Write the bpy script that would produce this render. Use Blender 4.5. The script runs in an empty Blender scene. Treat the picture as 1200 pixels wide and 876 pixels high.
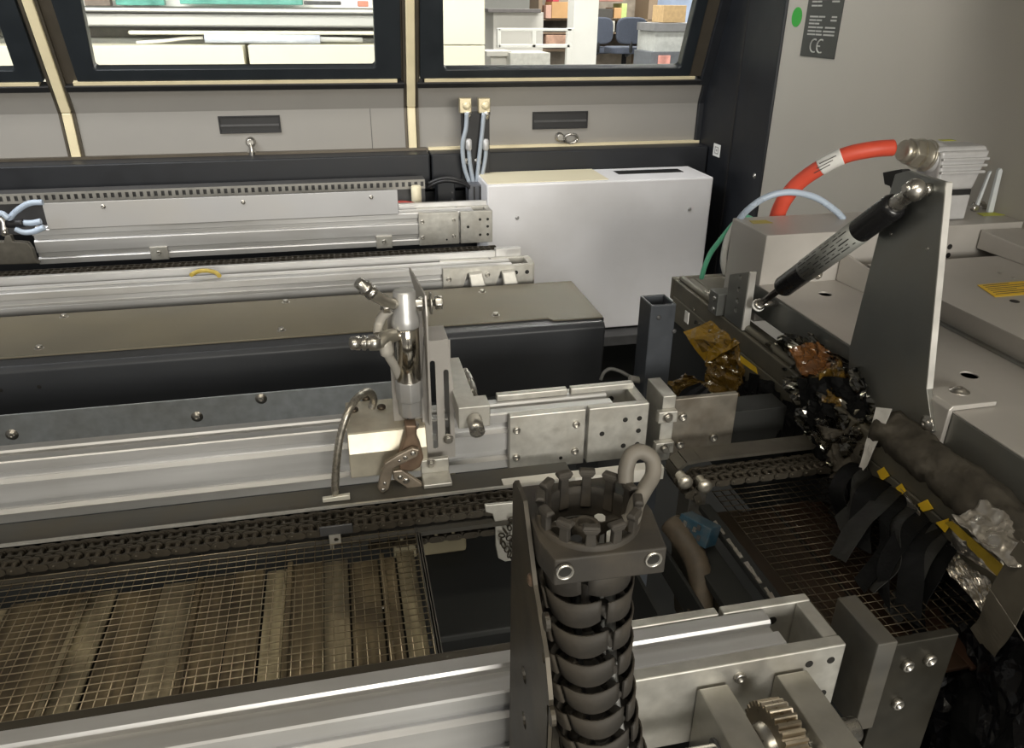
import bpy, bmesh, math, random
from mathutils import Vector, Matrix, Euler, noise
from mathutils.geometry import tessellate_polygon
random.seed(7)
S = bpy.context.scene
C = S.collection
PI = math.pi

# ------------------------------------------------------------------ camera
FPX, W, H = 900.0, 1200, 876
yaw, pitch, roll = (math.radians(a) for a in (12.65, 25.55, 0.535))
CAM = Vector((0, 0, 1.5))
fw = Vector((math.sin(yaw)*math.cos(pitch), math.cos(yaw)*math.cos(pitch), -math.sin(pitch)))
r0 = Vector((math.cos(yaw), -math.sin(yaw), 0)); u0 = r0.cross(fw)
rt = r0*math.cos(roll) + u0*math.sin(roll); up = -r0*math.sin(roll) + u0*math.cos(roll)
cd = bpy.data.cameras.new('camera'); cam = bpy.data.objects.new('camera', cd); C.objects.link(cam)
cam.matrix_world = Matrix(((rt.x, up.x, -fw.x, 0), (rt.y, up.y, -fw.y, 0), (rt.z, up.z, -fw.z, CAM.z), (0, 0, 0, 1)))
cd.sensor_width = 36; cd.lens = FPX/W*36; cd.clip_start = 0.02; cd.clip_end = 100
S.camera = cam

# measuring helpers: a sight line of the photograph cut with a plane of the place
def ray(x, y): return rt*((x-600)/FPX) - up*((y-438)/FPX) + fw
def at_z(x, y, z): d = ray(x, y); return CAM + d*((z-CAM.z)/d.z)
def at_y(x, y, Y): d = ray(x, y); return CAM + d*((Y-CAM.y)/d.y)
def at_x(x, y, X): d = ray(x, y); return CAM + d*((X-CAM.x)/d.x)

# ------------------------------------------------------------------ light
wd = bpy.data.worlds.new('world'); S.world = wd; wd.use_nodes = True
bg = wd.node_tree.nodes['Background']
bg.inputs[0].default_value = (1.0, 0.96, 0.90, 1); bg.inputs[1].default_value = 0.16

def area(name, loc, size, power, target=None, col=(1, .94, .84), sy=None):
    l = bpy.data.lights.new(name, 'AREA'); l.energy = power; l.color = col
    l.shape = 'RECTANGLE'; l.size = size; l.size_y = sy or size
    o = bpy.data.objects.new(name, l); C.objects.link(o); o.location = loc
    t = Vector(target) if target else Vector(loc) + Vector((0, 0, -1))
    o.rotation_euler = (t - Vector(loc)).to_track_quat('-Z', 'Y').to_euler()
    return o
# overhead tubes of the hall over and beyond the machine, and two added lights
area('ceiling_tube_light', (-1.5, 0.9, 2.9), 2.2, 52, (0.1, 1.8, 1.0), (.94, .97, 1), .40)
area('added_front_light', (0.8, -4.6, 2.15), 2.6, 215, (0.2, 1.8, 1.0), (1, .955, .86), 1.2)  # added low frontal light for upright faces; no known window behind it
area('added_slot_light', (-0.35, 0.05, 2.06), 1.9, 6.5, (-0.35, .55, 1.0), (1, .91, .74), .06)  # added narrow overhead light that draws bright lines along the rail slots
area('ceiling_tube_light', (-0.1, 1.5, 2.9), 2.4, 20, None, (1, .95, .86), .35)
for i, (x, y, e) in enumerate(((-1.6, 3.1, 115), (1.2, 3.1, 85), (2.5, 6.2, 120), (1.5, 8.5, 120), (4.5, 9.4, 160), (6, 13.0, 190))):
    area('hall_tube_light', (x, y-.3 if y < 4 else y, 2.7 if y < 4 else 3.5), 2.4, e*.6 if y < 4 else e, (x, y+1.5, 2.1) if y < 4 else None, (1, .97, .90), .5)

S.view_settings.view_transform = 'Standard'
try: S.view_settings.look = 'None'
except Exception: pass
S.view_settings.exposure = 0.14
S.view_settings.gamma = 1.0
S.view_settings.use_curve_mapping = False

# ------------------------------------------------------------------ materials
MATS = {}
def mat(name, col, rough=.5, metal=0.0, var=.12, scale=30, stretch=(1, 1, 1), bump=0.0, bscale=None,
        dirt=None, dirt_amt=.4, dscale=8, alpha=1.0, trans=0.0, emit=0.0, spec=.5, rvar=.1):
    m = bpy.data.materials.new(name); m.use_nodes = True; MATS[name] = m
    nt = m.node_tree; N = nt.nodes; L = nt.links; b = N['Principled BSDF']
    b.inputs['Roughness'].default_value = rough; b.inputs['Metallic'].default_value = metal
    b.inputs['Specular IOR Level'].default_value = spec
    b.inputs['Alpha'].default_value = alpha; b.inputs['Transmission Weight'].default_value = trans
    tc = N.new('ShaderNodeTexCoord'); mp = N.new('ShaderNodeMapping'); mp.inputs['Scale'].default_value = stretch
    L.new(tc.outputs['Object'], mp.inputs['Vector'])
    nz = N.new('ShaderNodeTexNoise'); nz.inputs['Scale'].default_value = scale; nz.inputs['Detail'].default_value = 4
    L.new(mp.outputs[0], nz.inputs['Vector'])
    rp = N.new('ShaderNodeValToRGB'); c = Vector(col)
    rp.color_ramp.elements[0].position = .3; rp.color_ramp.elements[1].position = .72
    rp.color_ramp.elements[0].color = (*(c*(1-var)), 1); rp.color_ramp.elements[1].color = (*[min(1, v) for v in c*(1+var)], 1)
    L.new(nz.outputs['Fac'], rp.inputs[0]); out = rp.outputs[0]
    if dirt:
        n2 = N.new('ShaderNodeTexNoise'); n2.inputs['Scale'].default_value = dscale; n2.inputs['Detail'].default_value = 6
        L.new(tc.outputs['Object'], n2.inputs['Vector'])
        r2 = N.new('ShaderNodeValToRGB'); r2.color_ramp.elements[0].position = .42; r2.color_ramp.elements[1].position = .7
        r2.color_ramp.elements[0].color = (0, 0, 0, 1); r2.color_ramp.elements[1].color = (dirt_amt,)*3+(1,)
        L.new(n2.outputs['Fac'], r2.inputs[0])
        mx = N.new('ShaderNodeMix'); mx.data_type = 'RGBA'
        L.new(r2.outputs[0], mx.inputs[0]); L.new(out, mx.inputs[6]); mx.inputs[7].default_value = (*dirt, 1); out = mx.outputs[2]
    L.new(out, b.inputs['Base Color'])
    if rvar:
        mr = N.new('ShaderNodeMapRange'); mr.inputs[3].default_value = max(0.02, rough-rvar); mr.inputs[4].default_value = min(1, rough+rvar)
        L.new(nz.outputs['Fac'], mr.inputs[0]); L.new(mr.outputs[0], b.inputs['Roughness'])
    if bump:
        bz = nz
        if bscale:
            bz = N.new('ShaderNodeTexNoise'); bz.inputs['Scale'].default_value = bscale; L.new(mp.outputs[0], bz.inputs['Vector'])
        bp = N.new('ShaderNodeBump'); bp.inputs['Strength'].default_value = bump; bp.inputs['Distance'].default_value = .002
        L.new(bz.outputs['Fac'], bp.inputs['Height']); L.new(bp.outputs[0], b.inputs['Normal'])
    if emit:
        L.new(out, b.inputs['Emission Color']); b.inputs['Emission Strength'].default_value = emit
    return m

alu = mat('aluminium', (.60, .60, .60), .38, .65, .10, 60, (.06, 1, 1), .05, dirt=(.40, .38, .34), dirt_amt=.3)
alu_plate = mat('milled_aluminium', (.56, .55, .51), .44, .7, .10, 90, (1, 1, 1), .05, dirt=(.34, .31, .26), dirt_amt=.4, dscale=25)
steel = mat('steel', (.55, .53, .49), .28, .95, .10, 80)
bolt_m = mat('bolt_steel', (.50, .48, .44), .30, .95, .1, 80)
zinc = mat('galvanised', (.42, .46, .50), .45, .35, .16, 60, dirt=(.26, .25, .22), dirt_amt=.4)
stain = mat('stainless_sheet', (.47, .45, .425), .42, .3, .06, 14, (1, .2, 1), .02, dirt=(.30, .28, .25), dirt_amt=.3, dscale=5)
stain_pl = mat('stainless_bracket', (.30, .31, .30), .36, .8, .14, 9, dirt=(.20, .17, .12), dirt_amt=.5, dscale=9)
panel_g = mat('grey_hood_paint', (.29, .278, .26), .55, .1, .04, 6, dirt=(.30, .28, .24), dirt_amt=.25, dscale=3)
wall_m = mat('warm_grey_paint', (.42, .40, .355), .6, 0, .03, 5, bump=.03, bscale=300)
black_p = mat('black_navy_paint', (.009, .0105, .014), .5, 0, .15, 20)
black_m = mat('black_plastic', (.012, .012, .013), .5, 0, .1, 30)
bronze = mat('bronze_anodised', (.10, .085, .065), .4, .5, .1, 20)
gold = mat('pale_brass_strip', (.82, .72, .48), .35, .1, .06, 20)
white_p = mat('white_sheet_paint', (.87, .87, .90), .5, 0, .03, 4, dirt=(.42, .40, .36), dirt_amt=.3, dscale=3)
cover_t = mat('taupe_cover_sheet', (.15, .135, .10), .5, .3, .12, 5, dirt=(.21, .18, .11), dirt_amt=.4, dscale=4)
cover_f = mat('charcoal_sheet', (.036, .039, .045), .45, .1, .12, 8)
dark_g = mat('dark_grey_metal', (.07, .07, .072), .5, .3, .2, 20)
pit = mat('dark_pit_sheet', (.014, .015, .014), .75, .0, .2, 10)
chain_m = mat('oiled_chain_steel', (.085, .075, .058), .5, .6, .3, 120, dirt=(.05, .04, .03), dirt_amt=.7, dscale=60)
guide_m = mat('worn_guide_steel', (.085, .082, .074), .58, .25, .2, 40, (.1, 1, 1), dirt=(.10, .085, .06), dirt_amt=.6, dscale=18)
wire_m = mat('mesh_wire', (.50, .43, .31), .4, .85, .3, 30, dirt=(.20, .15, .09), dirt_amt=.7, dscale=14)
slab_m = mat('burnt_heater_sheet', (.19, .15, .09), .5, .2, .55, 30, (3, .25, 1), bump=.2, dirt=(.07, .055, .035), dirt_amt=.9, dscale=16)
slab_b = mat('grey_heater_sheet', (.26, .22, .145), .5, .2, .55, 30, (3, .25, 1), bump=.2, dirt=(.10, .085, .06), dirt_amt=.9, dscale=16)
dusty = mat('dusty_black_plastic', (.034, .030, .025), .7, 0, .25, 40, bump=.1, bscale=200, dirt=(.085, .068, .046), dirt_amt=.6, dscale=20)
dusty_pl = mat('dusty_dark_plate', (.050, .045, .037), .5, .5, .2, 30, dirt=(.10, .085, .06), dirt_amt=.6, dscale=22)
red_m = mat('red_rubber', (.70, .085, .045), .5, 0, .06, 20)
tube_b = mat('pale_blue_tube', (.52, .62, .76), .3, 0, .05, 20, trans=.15)
tube_g = mat('green_wire', (.10, .38, .24), .4, 0, .05, 20)
tube_w = mat('grey_white_tube', (.50, .50, .48), .4, 0, .05, 20)
tube_k = mat('black_cable', (.02, .02, .022), .45, 0, .1, 20)
yellow = mat('yellow_print', (.80, .52, .03), .5, 0, .06, 40)
white_l = mat('white_label', (.78, .78, .76), .5, 0, .03, 40)
print_k = mat('label_print', (.05, .05, .05), .6, 0, 0, 10)
print_w = mat('white_print', (.40, .40, .38), .6, 0, 0, 10)
green_s = mat('green_sticker', (.03, .33, .04), .5, 0, .06, 40)
plate_k = mat('charcoal_type_plate', (.055, .058, .055), .45, .2, .08, 40)

# ------------------------------------------------------------------ mesh helpers
def B(): return bmesh.new()
def box(bm, x0, x1, y0, y1, z0, z1):
    v = [bm.verts.new(p) for p in ((x0,y0,z0),(x1,y0,z0),(x1,y1,z0),(x0,y1,z0),(x0,y0,z1),(x1,y0,z1),(x1,y1,z1),(x0,y1,z1))]
    for f in ((3,2,1,0),(4,5,6,7),(0,1,5,4),(1,2,6,5),(2,3,7,6),(3,0,4,7)): bm.faces.new([v[i] for i in f])
    return bm
def hexa(bm, p):
    v = [bm.verts.new(q) for q in p]
    for f in ((3,2,1,0),(4,5,6,7),(0,1,5,4),(1,2,6,5),(2,3,7,6),(3,0,4,7)): bm.faces.new([v[i] for i in f])
    return bm
def frame_of(d):
    d = Vector(d).normalized(); a = Vector((0,0,1)) if abs(d.z) < .9 else Vector((1,0,0))
    s = d.cross(a).normalized(); t = d.cross(s).normalized()   # s x t = ... right handed with d
    return s, t
def cyl(bm, p0, p1, r, seg=16, r1=None, cap=True):
    p0 = Vector(p0); p1 = Vector(p1); s, t = frame_of(p1-p0); r1 = r if r1 is None else r1
    a = [bm.verts.new(p0 + s*(r*math.cos(2*PI*i/seg)) + t*(r*math.sin(2*PI*i/seg))) for i in range(seg)]
    b = [bm.verts.new(p1 + s*(r1*math.cos(2*PI*i/seg)) + t*(r1*math.sin(2*PI*i/seg))) for i in range(seg)]
    for i in range(seg):
        j = (i+1) % seg; f = bm.faces.new((a[i], a[j], b[j], b[i])); f.smooth = True
    if cap: bm.faces.new(a[::-1]); bm.faces.new(b)
    return bm
def lathe(bm, p0, d, prof, seg=20):
    """prof: list of (distance along d, radius)"""
    p0 = Vector(p0); d = Vector(d).normalized(); s, t = frame_of(d); rings = []
    for h, r in prof:
        rings.append([bm.verts.new(p0 + d*h + s*(r*math.cos(2*PI*i/seg)) + t*(r*math.sin(2*PI*i/seg))) for i in range(seg)])
    for a, b in zip(rings, rings[1:]):
        for i in range(seg):
            j = (i+1) % seg; f = bm.faces.new((a[i], a[j], b[j], b[i])); f.smooth = True
    bm.faces.new(rings[0][::-1]); bm.faces.new(rings[-1])
    return bm
def spline(pts, n=8):
    pts = [Vector(p) for p in pts]; P = [pts[0]*2-pts[1]] + pts + [pts[-1]*2-pts[-2]]; out = []
    for i in range(1, len(P)-2):
        a, b, c, d = P[i-1:i+3]
        for k in range(n):
            t = k/n
            out.append(.5*((2*b)+(c-a)*t+(2*a-5*b+4*c-d)*t*t+(3*b-a-3*c+d)*t**3))
    out.append(pts[-1]); return out
def tube(bm, pts, r, seg=10, smooth_n=8, rfun=None):
    P = spline(pts, smooth_n) if smooth_n else [Vector(p) for p in pts]
    d = (P[1]-P[0]).normalized(); s, t = frame_of(d); rings = []
    for i, p in enumerate(P):
        q = (P[min(i+1, len(P)-1)]-P[max(i-1, 0)]).normalized()
        s = (s - q*s.dot(q)).normalized(); t = q.cross(s)
        rr = r if rfun is None else rfun(i/(len(P)-1), i)
        rings.append([bm.verts.new(p + s*(rr*math.cos(2*PI*k/seg)) + t*(rr*math.sin(2*PI*k/seg))) for k in range(seg)])
    for a, b in zip(rings, rings[1:]):
        for i in range(seg):
            j = (i+1) % seg; f = bm.faces.new((a[i], a[j], b[j], b[i])); f.smooth = True
    bm.faces.new(rings[0][::-1]); bm.faces.new(rings[-1])
    return bm
def prism(bm, poly, vec):
    """planar polygon (3D points) pushed along vec"""
    vec = Vector(vec); a = [bm.verts.new(p) for p in poly]; b = [bm.verts.new(Vector(p)+vec) for p in poly]; n = len(poly)
    bm.faces.new(a[::-1]); bm.faces.new(b)
    for i in range(n): bm.faces.new((a[i], a[(i+1) % n], b[(i+1) % n], b[i]))
    return bm
def circ(cx, cy, r, n=14): return [(cx+r*math.cos(2*PI*i/n), cy+r*math.sin(2*PI*i/n)) for i in range(n)]
def slot_poly(cx, cy, w, h, n=8):
    """upright slot of width w and height h"""
    r = w/2; o = []
    for i in range(n+1): a = PI*i/n; o.append((cx+r*math.cos(a), cy+h/2-r+r*math.sin(a)))
    for i in range(n+1): a = PI+PI*i/n; o.append((cx+r*math.cos(a), cy-h/2+r+r*math.sin(a)))
    return o
def holed(bm, outer, holes, th, fn):
    """plate with real holes: 2D outlines, thickness th, fn(u, v, w) -> 3D"""
    loops = [outer] + holes
    tri = tessellate_polygon([[Vector((p[0], p[1], 0)) for p in l] for l in loops])
    flat = [p for l in loops for p in l]
    a = [bm.verts.new(fn(p[0], p[1], 0)) for p in flat]; b = [bm.verts.new(fn(p[0], p[1], th)) for p in flat]
    for t in tri:
        try: bm.faces.new([a[i] for i in t]); bm.faces.new([b[i] for i in reversed(t)])
        except ValueError: pass
    k = 0
    for l in loops:
        n = len(l)
        for i in range(n):
            j = (i+1) % n; f = bm.faces.new((a[k+i], a[k+j], b[k+j], b[k+i]))
        k += n
    return bm
def ob(name, bm, m, parent=None, bev=0.0, loc=None, seg=2, smooth=False):
    bmesh.ops.recalc_face_normals(bm, faces=bm.faces)
    me = bpy.data.meshes.new(name); bm.to_mesh(me); bm.free()
    if smooth:
        for p in me.polygons: p.use_smooth = True
    o = bpy.data.objects.new(name, me); C.objects.link(o)
    for q in (m if isinstance(m, (list, tuple)) else [m]): me.materials.append(q)
    if loc: o.location = loc
    if parent:
        o.parent = parent
        o.matrix_parent_inverse = wm(parent).inverted()
    if bev:
        d = o.modifiers.new('edge', 'BEVEL'); d.width = bev; d.segments = seg; d.limit_method = 'ANGLE'; d.angle_limit = math.radians(40)
    return o
def wm(o):
    m = Matrix.LocRotScale(o.location, o.rotation_euler, o.scale)
    if o.parent: m = wm(o.parent) @ o.matrix_parent_inverse @ m
    return m
def tag(o, label=None, cat=None, group=None, kind=None):
    if label: o['label'] = label
    if cat: o['category'] = cat
    if group: o['group'] = group
    if kind: o['kind'] = kind
    return o
def thing(name, label, cat, loc=(0,0,0), group=None):
    o = bpy.data.objects.new(name, None); C.objects.link(o); o.location = loc; o.empty_display_size = .02
    return tag(o, label, cat, group)
def struct(name, bm, m, label, cat=None, parent=None, bev=0):
    o = ob(name, bm, m, parent, bev); o['kind'] = 'structure'
    if not parent: o['label'] = label; o['category'] = cat or name.split('_')[0]
    return o
def share(name, src, parent, loc, rot=None, sc=None):
    """another piece with the same mesh"""
    o = bpy.data.objects.new(name, src.data); C.objects.link(o); o.location = loc
    if rot: o.rotation_euler = rot
    if sc: o.scale = sc
    for md in src.modifiers:
        d = o.modifiers.new(md.name, md.type)
        if md.type == 'BEVEL': d.width = md.width; d.segments = md.segments; d.limit_method = 'ANGLE'; d.angle_limit = md.angle_limit
    if parent: o.parent = parent; o.matrix_parent_inverse = wm(parent).inverted()
    return o

# ------------------------------------------------------------------ screws (shared meshes)
_scr = {}
def screw(parent, p, d, r=.003, kind='socket', m=None, name='screw', h=None):
    key = (kind, round(r, 5), (m or bolt_m).name, h)
    q = Vector(d).to_track_quat('Z', 'Y').to_euler()
    if key not in _scr:
        bm = B()
        if kind == 'socket':      # cap head with hexagon recess
            hh = h or r*.9
            lathe(bm, (0,0,-.001), (0,0,1), [(0, r), (hh*.8, r), (hh, r*.86), (hh, r*.5), (hh*.45, r*.46)], 12)
        elif kind == 'dome':
            lathe(bm, (0,0,-.001), (0,0,1), [(0, r*1.35), (r*.18, r*1.35), (r*.2, r), (r*.5, r*.86), (r*.7, r*.5), (r*.7, r*.3), (r*.4, r*.28)], 14)
        elif kind == 'hex':
            lathe(bm, (0,0,-.001), (0,0,1), [(0, r*1.5), (r*.25, r*1.5), (r*.26, r*1.45)], 16)
            lathe(bm, (0,0,r*.2), (0,0,1), [(0, r), (r*.75, r), (r*.85, r*.85)], 6)
        elif kind == 'rivet':
            lathe(bm, (0,0,-.0005), (0,0,1), [(0, r), (r*.3, r*.8), (r*.42, r*.4)], 10)
        elif kind == 'hole':      # dark countersunk bore with a bright rim
            lathe(bm, (0,0,-.0005), (0,0,1), [(0, r*1.05), (.0009, r*1.05), (.0011, r*.98)], 14)
        o = ob(name, bm, m or bolt_m, parent); o.location = p; o.rotation_euler = q
        _scr[key] = o; return o
    return share(name, _scr[key], parent, p, q)
hole_m = mat('bore_dark', (.015, .014, .012), .6, .2, .1, 30)
def bore(parent, p, d, r): return screw(parent, p, d, r, 'hole', hole_m, 'bore')

# ------------------------------------------------------------------ hall shell
bm = B(); box(bm, -12, 20, -4, 20, -.05, 0)
struct('floor', bm, mat('hall_floor', (.36, .36, .34), .4, 0, .06, 3), 'pale grey hall floor beyond the machine')
bm = B(); box(bm, -12, 20, 19, 19.2, 0, 4)
struct('wall_far', bm, mat('hall_wall', (.75, .74, .70), .7, 0, .03, 2), 'far cream wall of the hall')

# ------------------------------------------------------------------ hood shell of the machine
KZ, KY = 1.25, 2.2
SL = Vector((0, -.339, .941)); SN = Vector((0, -.941, -.339))       # up the slanted glazing, and its inward normal
def slant(X, s, n=0): return Vector((X, KY, KZ)) + SL*s + SN*n
def at_s(x, y, n=0):                                                   # sight line cut with the glazing plane -> (X, s)
    p0 = Vector((0, KY, KZ)) + SN*n; d = ray(x, y); t = (p0-CAM).dot(SN)/d.dot(SN); p = CAM+d*t
    return p.x, (p-p0).dot(SL)
SILL = at_s(300, 102)[1]
wb = tag(thing('wall_back', 'grey sheet panels of the hood under the slanted windows', 'wall'), kind='structure')
XR = 1.062
for x0, x1 in ((-1.45, -.668), (-.632, .19), (.222, XR)):
    bm = B()
    prism(bm, [(x0, KY, 1.02), (x0, KY, KZ), slant(x0, SILL), slant(x0, SILL, -.02), (x0, KY+.02, KZ), (x0, KY+.02, 1.02)], (x1-x0, 0, 0))
    ob('panel', bm, panel_g, wb, .002)
bm = B(); box(bm, .095, .0965, KY-.0006, KY+.001, 1.14, KZ); ob('panel_seam', bm, dark_g, wb)
# posts between the doors with the pale strip that follows the kink
for xc, br in ((-.65, True), (.206, False)):
    t = tag(thing('trim_1' if br else 'trim_2', 'bent pale brass strip on the %s post between the hood windows' % ('left' if br else 'middle'), 'trim', (xc, KY, 1.13)), kind='structure')
    bm = B(); a, b = xc-.024, xc+(.05 if br else .024)
    prism(bm, [(a, KY+.006, 1.02), (a, KY+.006, KZ), slant(a, .75, -.006), slant(a, .75, -.05), (a, KY+.05, KZ), (a, KY+.05, 1.02)], (b-a, 0, 0))
    ob('post', bm, bronze, t)
    w = .0115
    for z0, z1 in ((1.136, 1.252),):
        bm = B(); prism(bm, [(xc-w, KY-.008, z0), (xc-w, KY-.008, z1), (xc-w, KY+.008, z1), (xc-w, KY+.008, z0)], (2*w, 0, 0)); ob('strip', bm, gold, t, .003)
    bm = B(); prism(bm, [slant(xc-w, .004, .008), slant(xc-w, .75, .008), slant(xc-w, .75, -.008), slant(xc-w, .004, -.008)], (2*w, 0, 0)); ob('strip', bm, gold, t, .003)
    for sg in (-1, 1):
        bm = B(); c = xc + sg*.0165; prism(bm, [(c-.003, KY-.004, 1.13), (c-.003, KY-.004, KZ), slant(c-.003, .75, .004), slant(c-.003, .75, -.004), (c-.003, KY+.006, KZ), (c-.003, KY+.006, 1.13)], (.006, 0, 0)); ob('gasket', bm, bronze, t)
# sill seal
trim = tag(thing('trim_3', 'dark gasket with a pale lip along the sill of the hood windows', 'trim', (0, 2.17, 1.32)), kind='structure')
s_g, s_l = at_s(300, 97)[1], at_s(300, 93.5)[1]
for x0, x1 in ((-1.45, -.668), (-.632, .19), (.222, XR)):
    bm = B(); prism(bm, [slant(x0, SILL-.004, .010), slant(x0, s_g, .012), slant(x0, s_g, -.02), slant(x0, SILL-.004, -.02)], (x1-x0, 0, 0)); ob('gasket', bm, black_m, trim, .002)
    bm = B(); e = .05 if x1 == XR else .02; prism(bm, [slant(x0+.02, s_g, .006), slant(x0+.02, s_l, .006), slant(x0+.02, s_l, -.02), slant(x0+.02, s_g, -.02)], (x1-x0-.02-e, 0, 0)); ob('pale_lip', bm, gold, trim)
# window sashes
glass = mat('window_glass', (.95, .97, .95), .02, 0, 0, 5, trans=1.0, rvar=0)
glass.node_tree.nodes['Principled BSDF'].inputs['IOR'].default_value = 1.02
sash_m = mat('sash_black', (.014, .018, .022), .38, 0, .1, 20)
def window(name, label, ox0, ox1, corners):
    """corners: pixel bl, br, tl, tr of the clear opening"""
    t = tag(thing(name, label, 'window'), kind='structure')
    (a, s0), (b, _), (c, s1), (d, _) = [at_s(*p) for p in corners]
    k = (.62-s0)/(s1-s0); c = a+(c-a)*k; d = b+(d-b)*k; s1 = .62
    so, st = s_l, .72
    outer = [(ox0, so), (ox1, so), (ox1, st), (ox0, st)]
    r = .006; inner = [(a+r, s0), (b-r, s0), (b, s0+r), (d, s1), (c, s1), (a, s0+r)]
    bm = B(); holed(bm, outer, [inner], .03, lambda u, v, w: slant(u, v, .004-w)); ob('sash', bm, sash_m, t, .003)
    bm = B(); prism(bm, [slant(a-.004, s0-.004, -.014), slant(b+.004, s0-.004, -.014), slant(d+.004, s1+.004, -.014), slant(c-.004, s1+.004, -.014)], SN*-.002); ob('pane', bm, glass, t)
    return t
window('window_1', 'left hood window cut off by the photo edge', -1.45, -.676, ((-300, 84), (18, 83), (-330, 0), (0, 28)))
window('window_2', 'wide middle hood window in a black sash, cream machine behind', -.602, .182, ((111, 81), (440, 80), (95, 0), (437, 0)))
window('window_3', 'right hood window in a black sash, office chairs behind', .230, .995, ((520, 81), (797, 78), (519, 0), (816, 0)))
bm = B(); prism(bm, [slant(.995, s_l, .002), slant(1.03, s_l, .002), slant(1.03, .72, .002), slant(.995, .72, .002)], SN*-.03)
struct('trim_4', bm, bronze, 'bronze jamb right of the right hood window', 'trim')
bm = B(); prism(bm, [slant(1.03, SILL-.004, .012), slant(XR, SILL-.004, .012), slant(XR, .72, .012), slant(1.03, .72, .012)], SN*-.04)
prism(bm, [(1.043, KY-.012, 1.13), (1.043, KY-.012, KZ), slant(1.043, SILL, .012), slant(1.043, SILL, -.01), (1.043, KY, KZ), (1.043, KY, 1.13)], (.02, 0, 0))
struct('trim_5', bm, black_p, 'black edge profile where hood meets the side pillar', 'trim', bev=.002)

# side wall of the hood: warm grey sheet, black corner pillar
bm = B(); box(bm, 1.065, 1.09, -.6, 1.83, .45, 2.3)
struct('wall_right', bm, wall_m, 'warm grey sheet side wall at the right of the machine', bev=.002)
pil = tag(thing('trim_6', 'black corner pillar between hood windows and grey side wall', 'trim', (1.06, 2.0, .5)), kind='structure')
bm = B(); box(bm, 1.058, 1.10, 1.815, 2.26, .45, 2.3); ob('pillar', bm, black_p, pil, .004)
bm = B(); box(bm, 1.0555, 1.0585, 1.99, 2.00, .5, 2.2); ob('pillar_groove', bm, black_m, pil)
p = at_x(884, 206, 1.058); screw(pil, p, (-1, 0, 0), .0055, 'dome')
# small white emblem sticker on the pillar
p = at_x(840, 176, 1.0575)
st = tag(thing('pillar_sticker', 'small white square sticker on the black corner pillar', 'sticker', p))
bm = B(); box(bm, p.x-.0008, p.x, p.y-.021, p.y+.021, p.z-.017, p.z+.017); ob('sticker_sheet', bm, white_l, st)
grey_i = mat('grey_print', (.36, .36, .35), .6, 0, 0, 9)
for (y0, y1, z0, z1) in ((-.012, .012, .007, .010), (-.012, .012, -.010, -.007), (-.012, -.008, -.007, .007), (.008, .012, -.007, .007), (-.004, .004, -.003, .003)):
    bm = B(); box(bm, p.x-.0012, p.x-.0007, p.y+y0, p.y+y1, p.z+z0, p.z+z1); ob('print', bm, grey_i, st)

# type plate and green dot on the side wall
X = 1.065
q1, q2, q3 = at_x(938, 66, X), at_x(978, 68.5, X), at_x(948, 0, X)
yl, yr, zb = q1.y, q2.y, (q1.z+q2.z)/2; zt = zb+.30
tp = tag(thing('type_plate', 'charcoal machine type plate with pale lines and CE mark', 'sign', (X, (yl+yr)/2, zb)))
bm = B(); box(bm, X-.002, X, yr, yl, zb, zt); ob('plate', bm, plate_k, tp)
hgt = at_x(940, 0, X).z - zb; wdt = yl-yr
random.seed(3)
for k, (f, ln, rn) in enumerate(((.26+.14, .42, .30), (.46, .40, .32), (.525, .42, .28), (.59, .30, .0), (.65, .36, .16), (.71, .44, .14), (.90, .30, 0), (.97, .28, .2), (1.05, .4, .2))):
    z = zb + f*hgt
    a = yl-.13*wdt
    segs = [(a, ln*.55), (a-ln*.6*wdt, ln*.4)]
    if rn: segs.append((yr+.1*wdt+rn*wdt, rn))
    for y0, l in segs:
        bm = B(); box(bm, X-.0026, X-.0018, y0-l*wdt, y0, z-.0016, z+.0016); ob('print_line', bm, print_w, tp)
def text_mesh(name, txt, size, m, parent, origin, right, upv, depth=.0004, bold=0.0):
    cu = bpy.data.curves.new(name, 'FONT'); cu.body = txt; cu.size = size; cu.extrude = depth; cu.offset = bold
    cu.align_x = 'CENTER'; cu.align_y = 'CENTER'; cu.resolution_u = 2
    tmp = bpy.data.objects.new(name, cu); C.objects.link(tmp)
    dg = bpy.context.evaluated_depsgraph_get(); me = bpy.data.meshes.new_from_object(tmp.evaluated_get(dg)); bpy.data.objects.remove(tmp)
    right = Vector(right).normalized(); upv = Vector(upv).normalized(); n = right.cross(upv)
    me.transform(Matrix(((right.x, upv.x, n.x, origin[0]), (right.y, upv.y, n.y, origin[1]), (right.z, upv.z, n.z, origin[2]), (0,0,0,1))))
    o = bpy.data.objects.new(name, me); C.objects.link(o); me.materials.clear(); me.materials.append(m)
    if parent: o.parent = parent; o.matrix_parent_inverse = wm(parent).inverted()
    return o
# CE mark: two open arcs and a middle bar
zc, yc, R_ = zb+.20*hgt, (yl+yr)/2+.03*wdt, .115*hgt
for sgn, oy in ((0, .55), (1, -.75)):
    bm = B(); pts = []
    for i in range(13):
        a = math.radians(65 + 230*i/12); pts.append((X-.0024, yc + oy*R_*1.5 - R_*math.cos(a)*1.1, zc + R_*math.sin(a)))
    tube(bm, pts, R_*.13, 6, 0)
    if sgn: tube(bm, [(X-.0024, yc+oy*R_*1.5+R_*1.0, zc), (X-.0024, yc+oy*R_*1.5+R_*.2, zc)], R_*.13, 6, 0)
    ob('ce_letter', bm, print_w, tp)
c = at_x(934, 20, X); bm = B(); ry = (at_x(928.5, 20, X).y-at_x(940, 20.6, X).y)/2
prism(bm, [(X-.001, c.y+ry*math.cos(2*PI*i/28), c.z+ry*math.sin(2*PI*i/28)) for i in range(28)], (.001, 0, 0))
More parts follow.
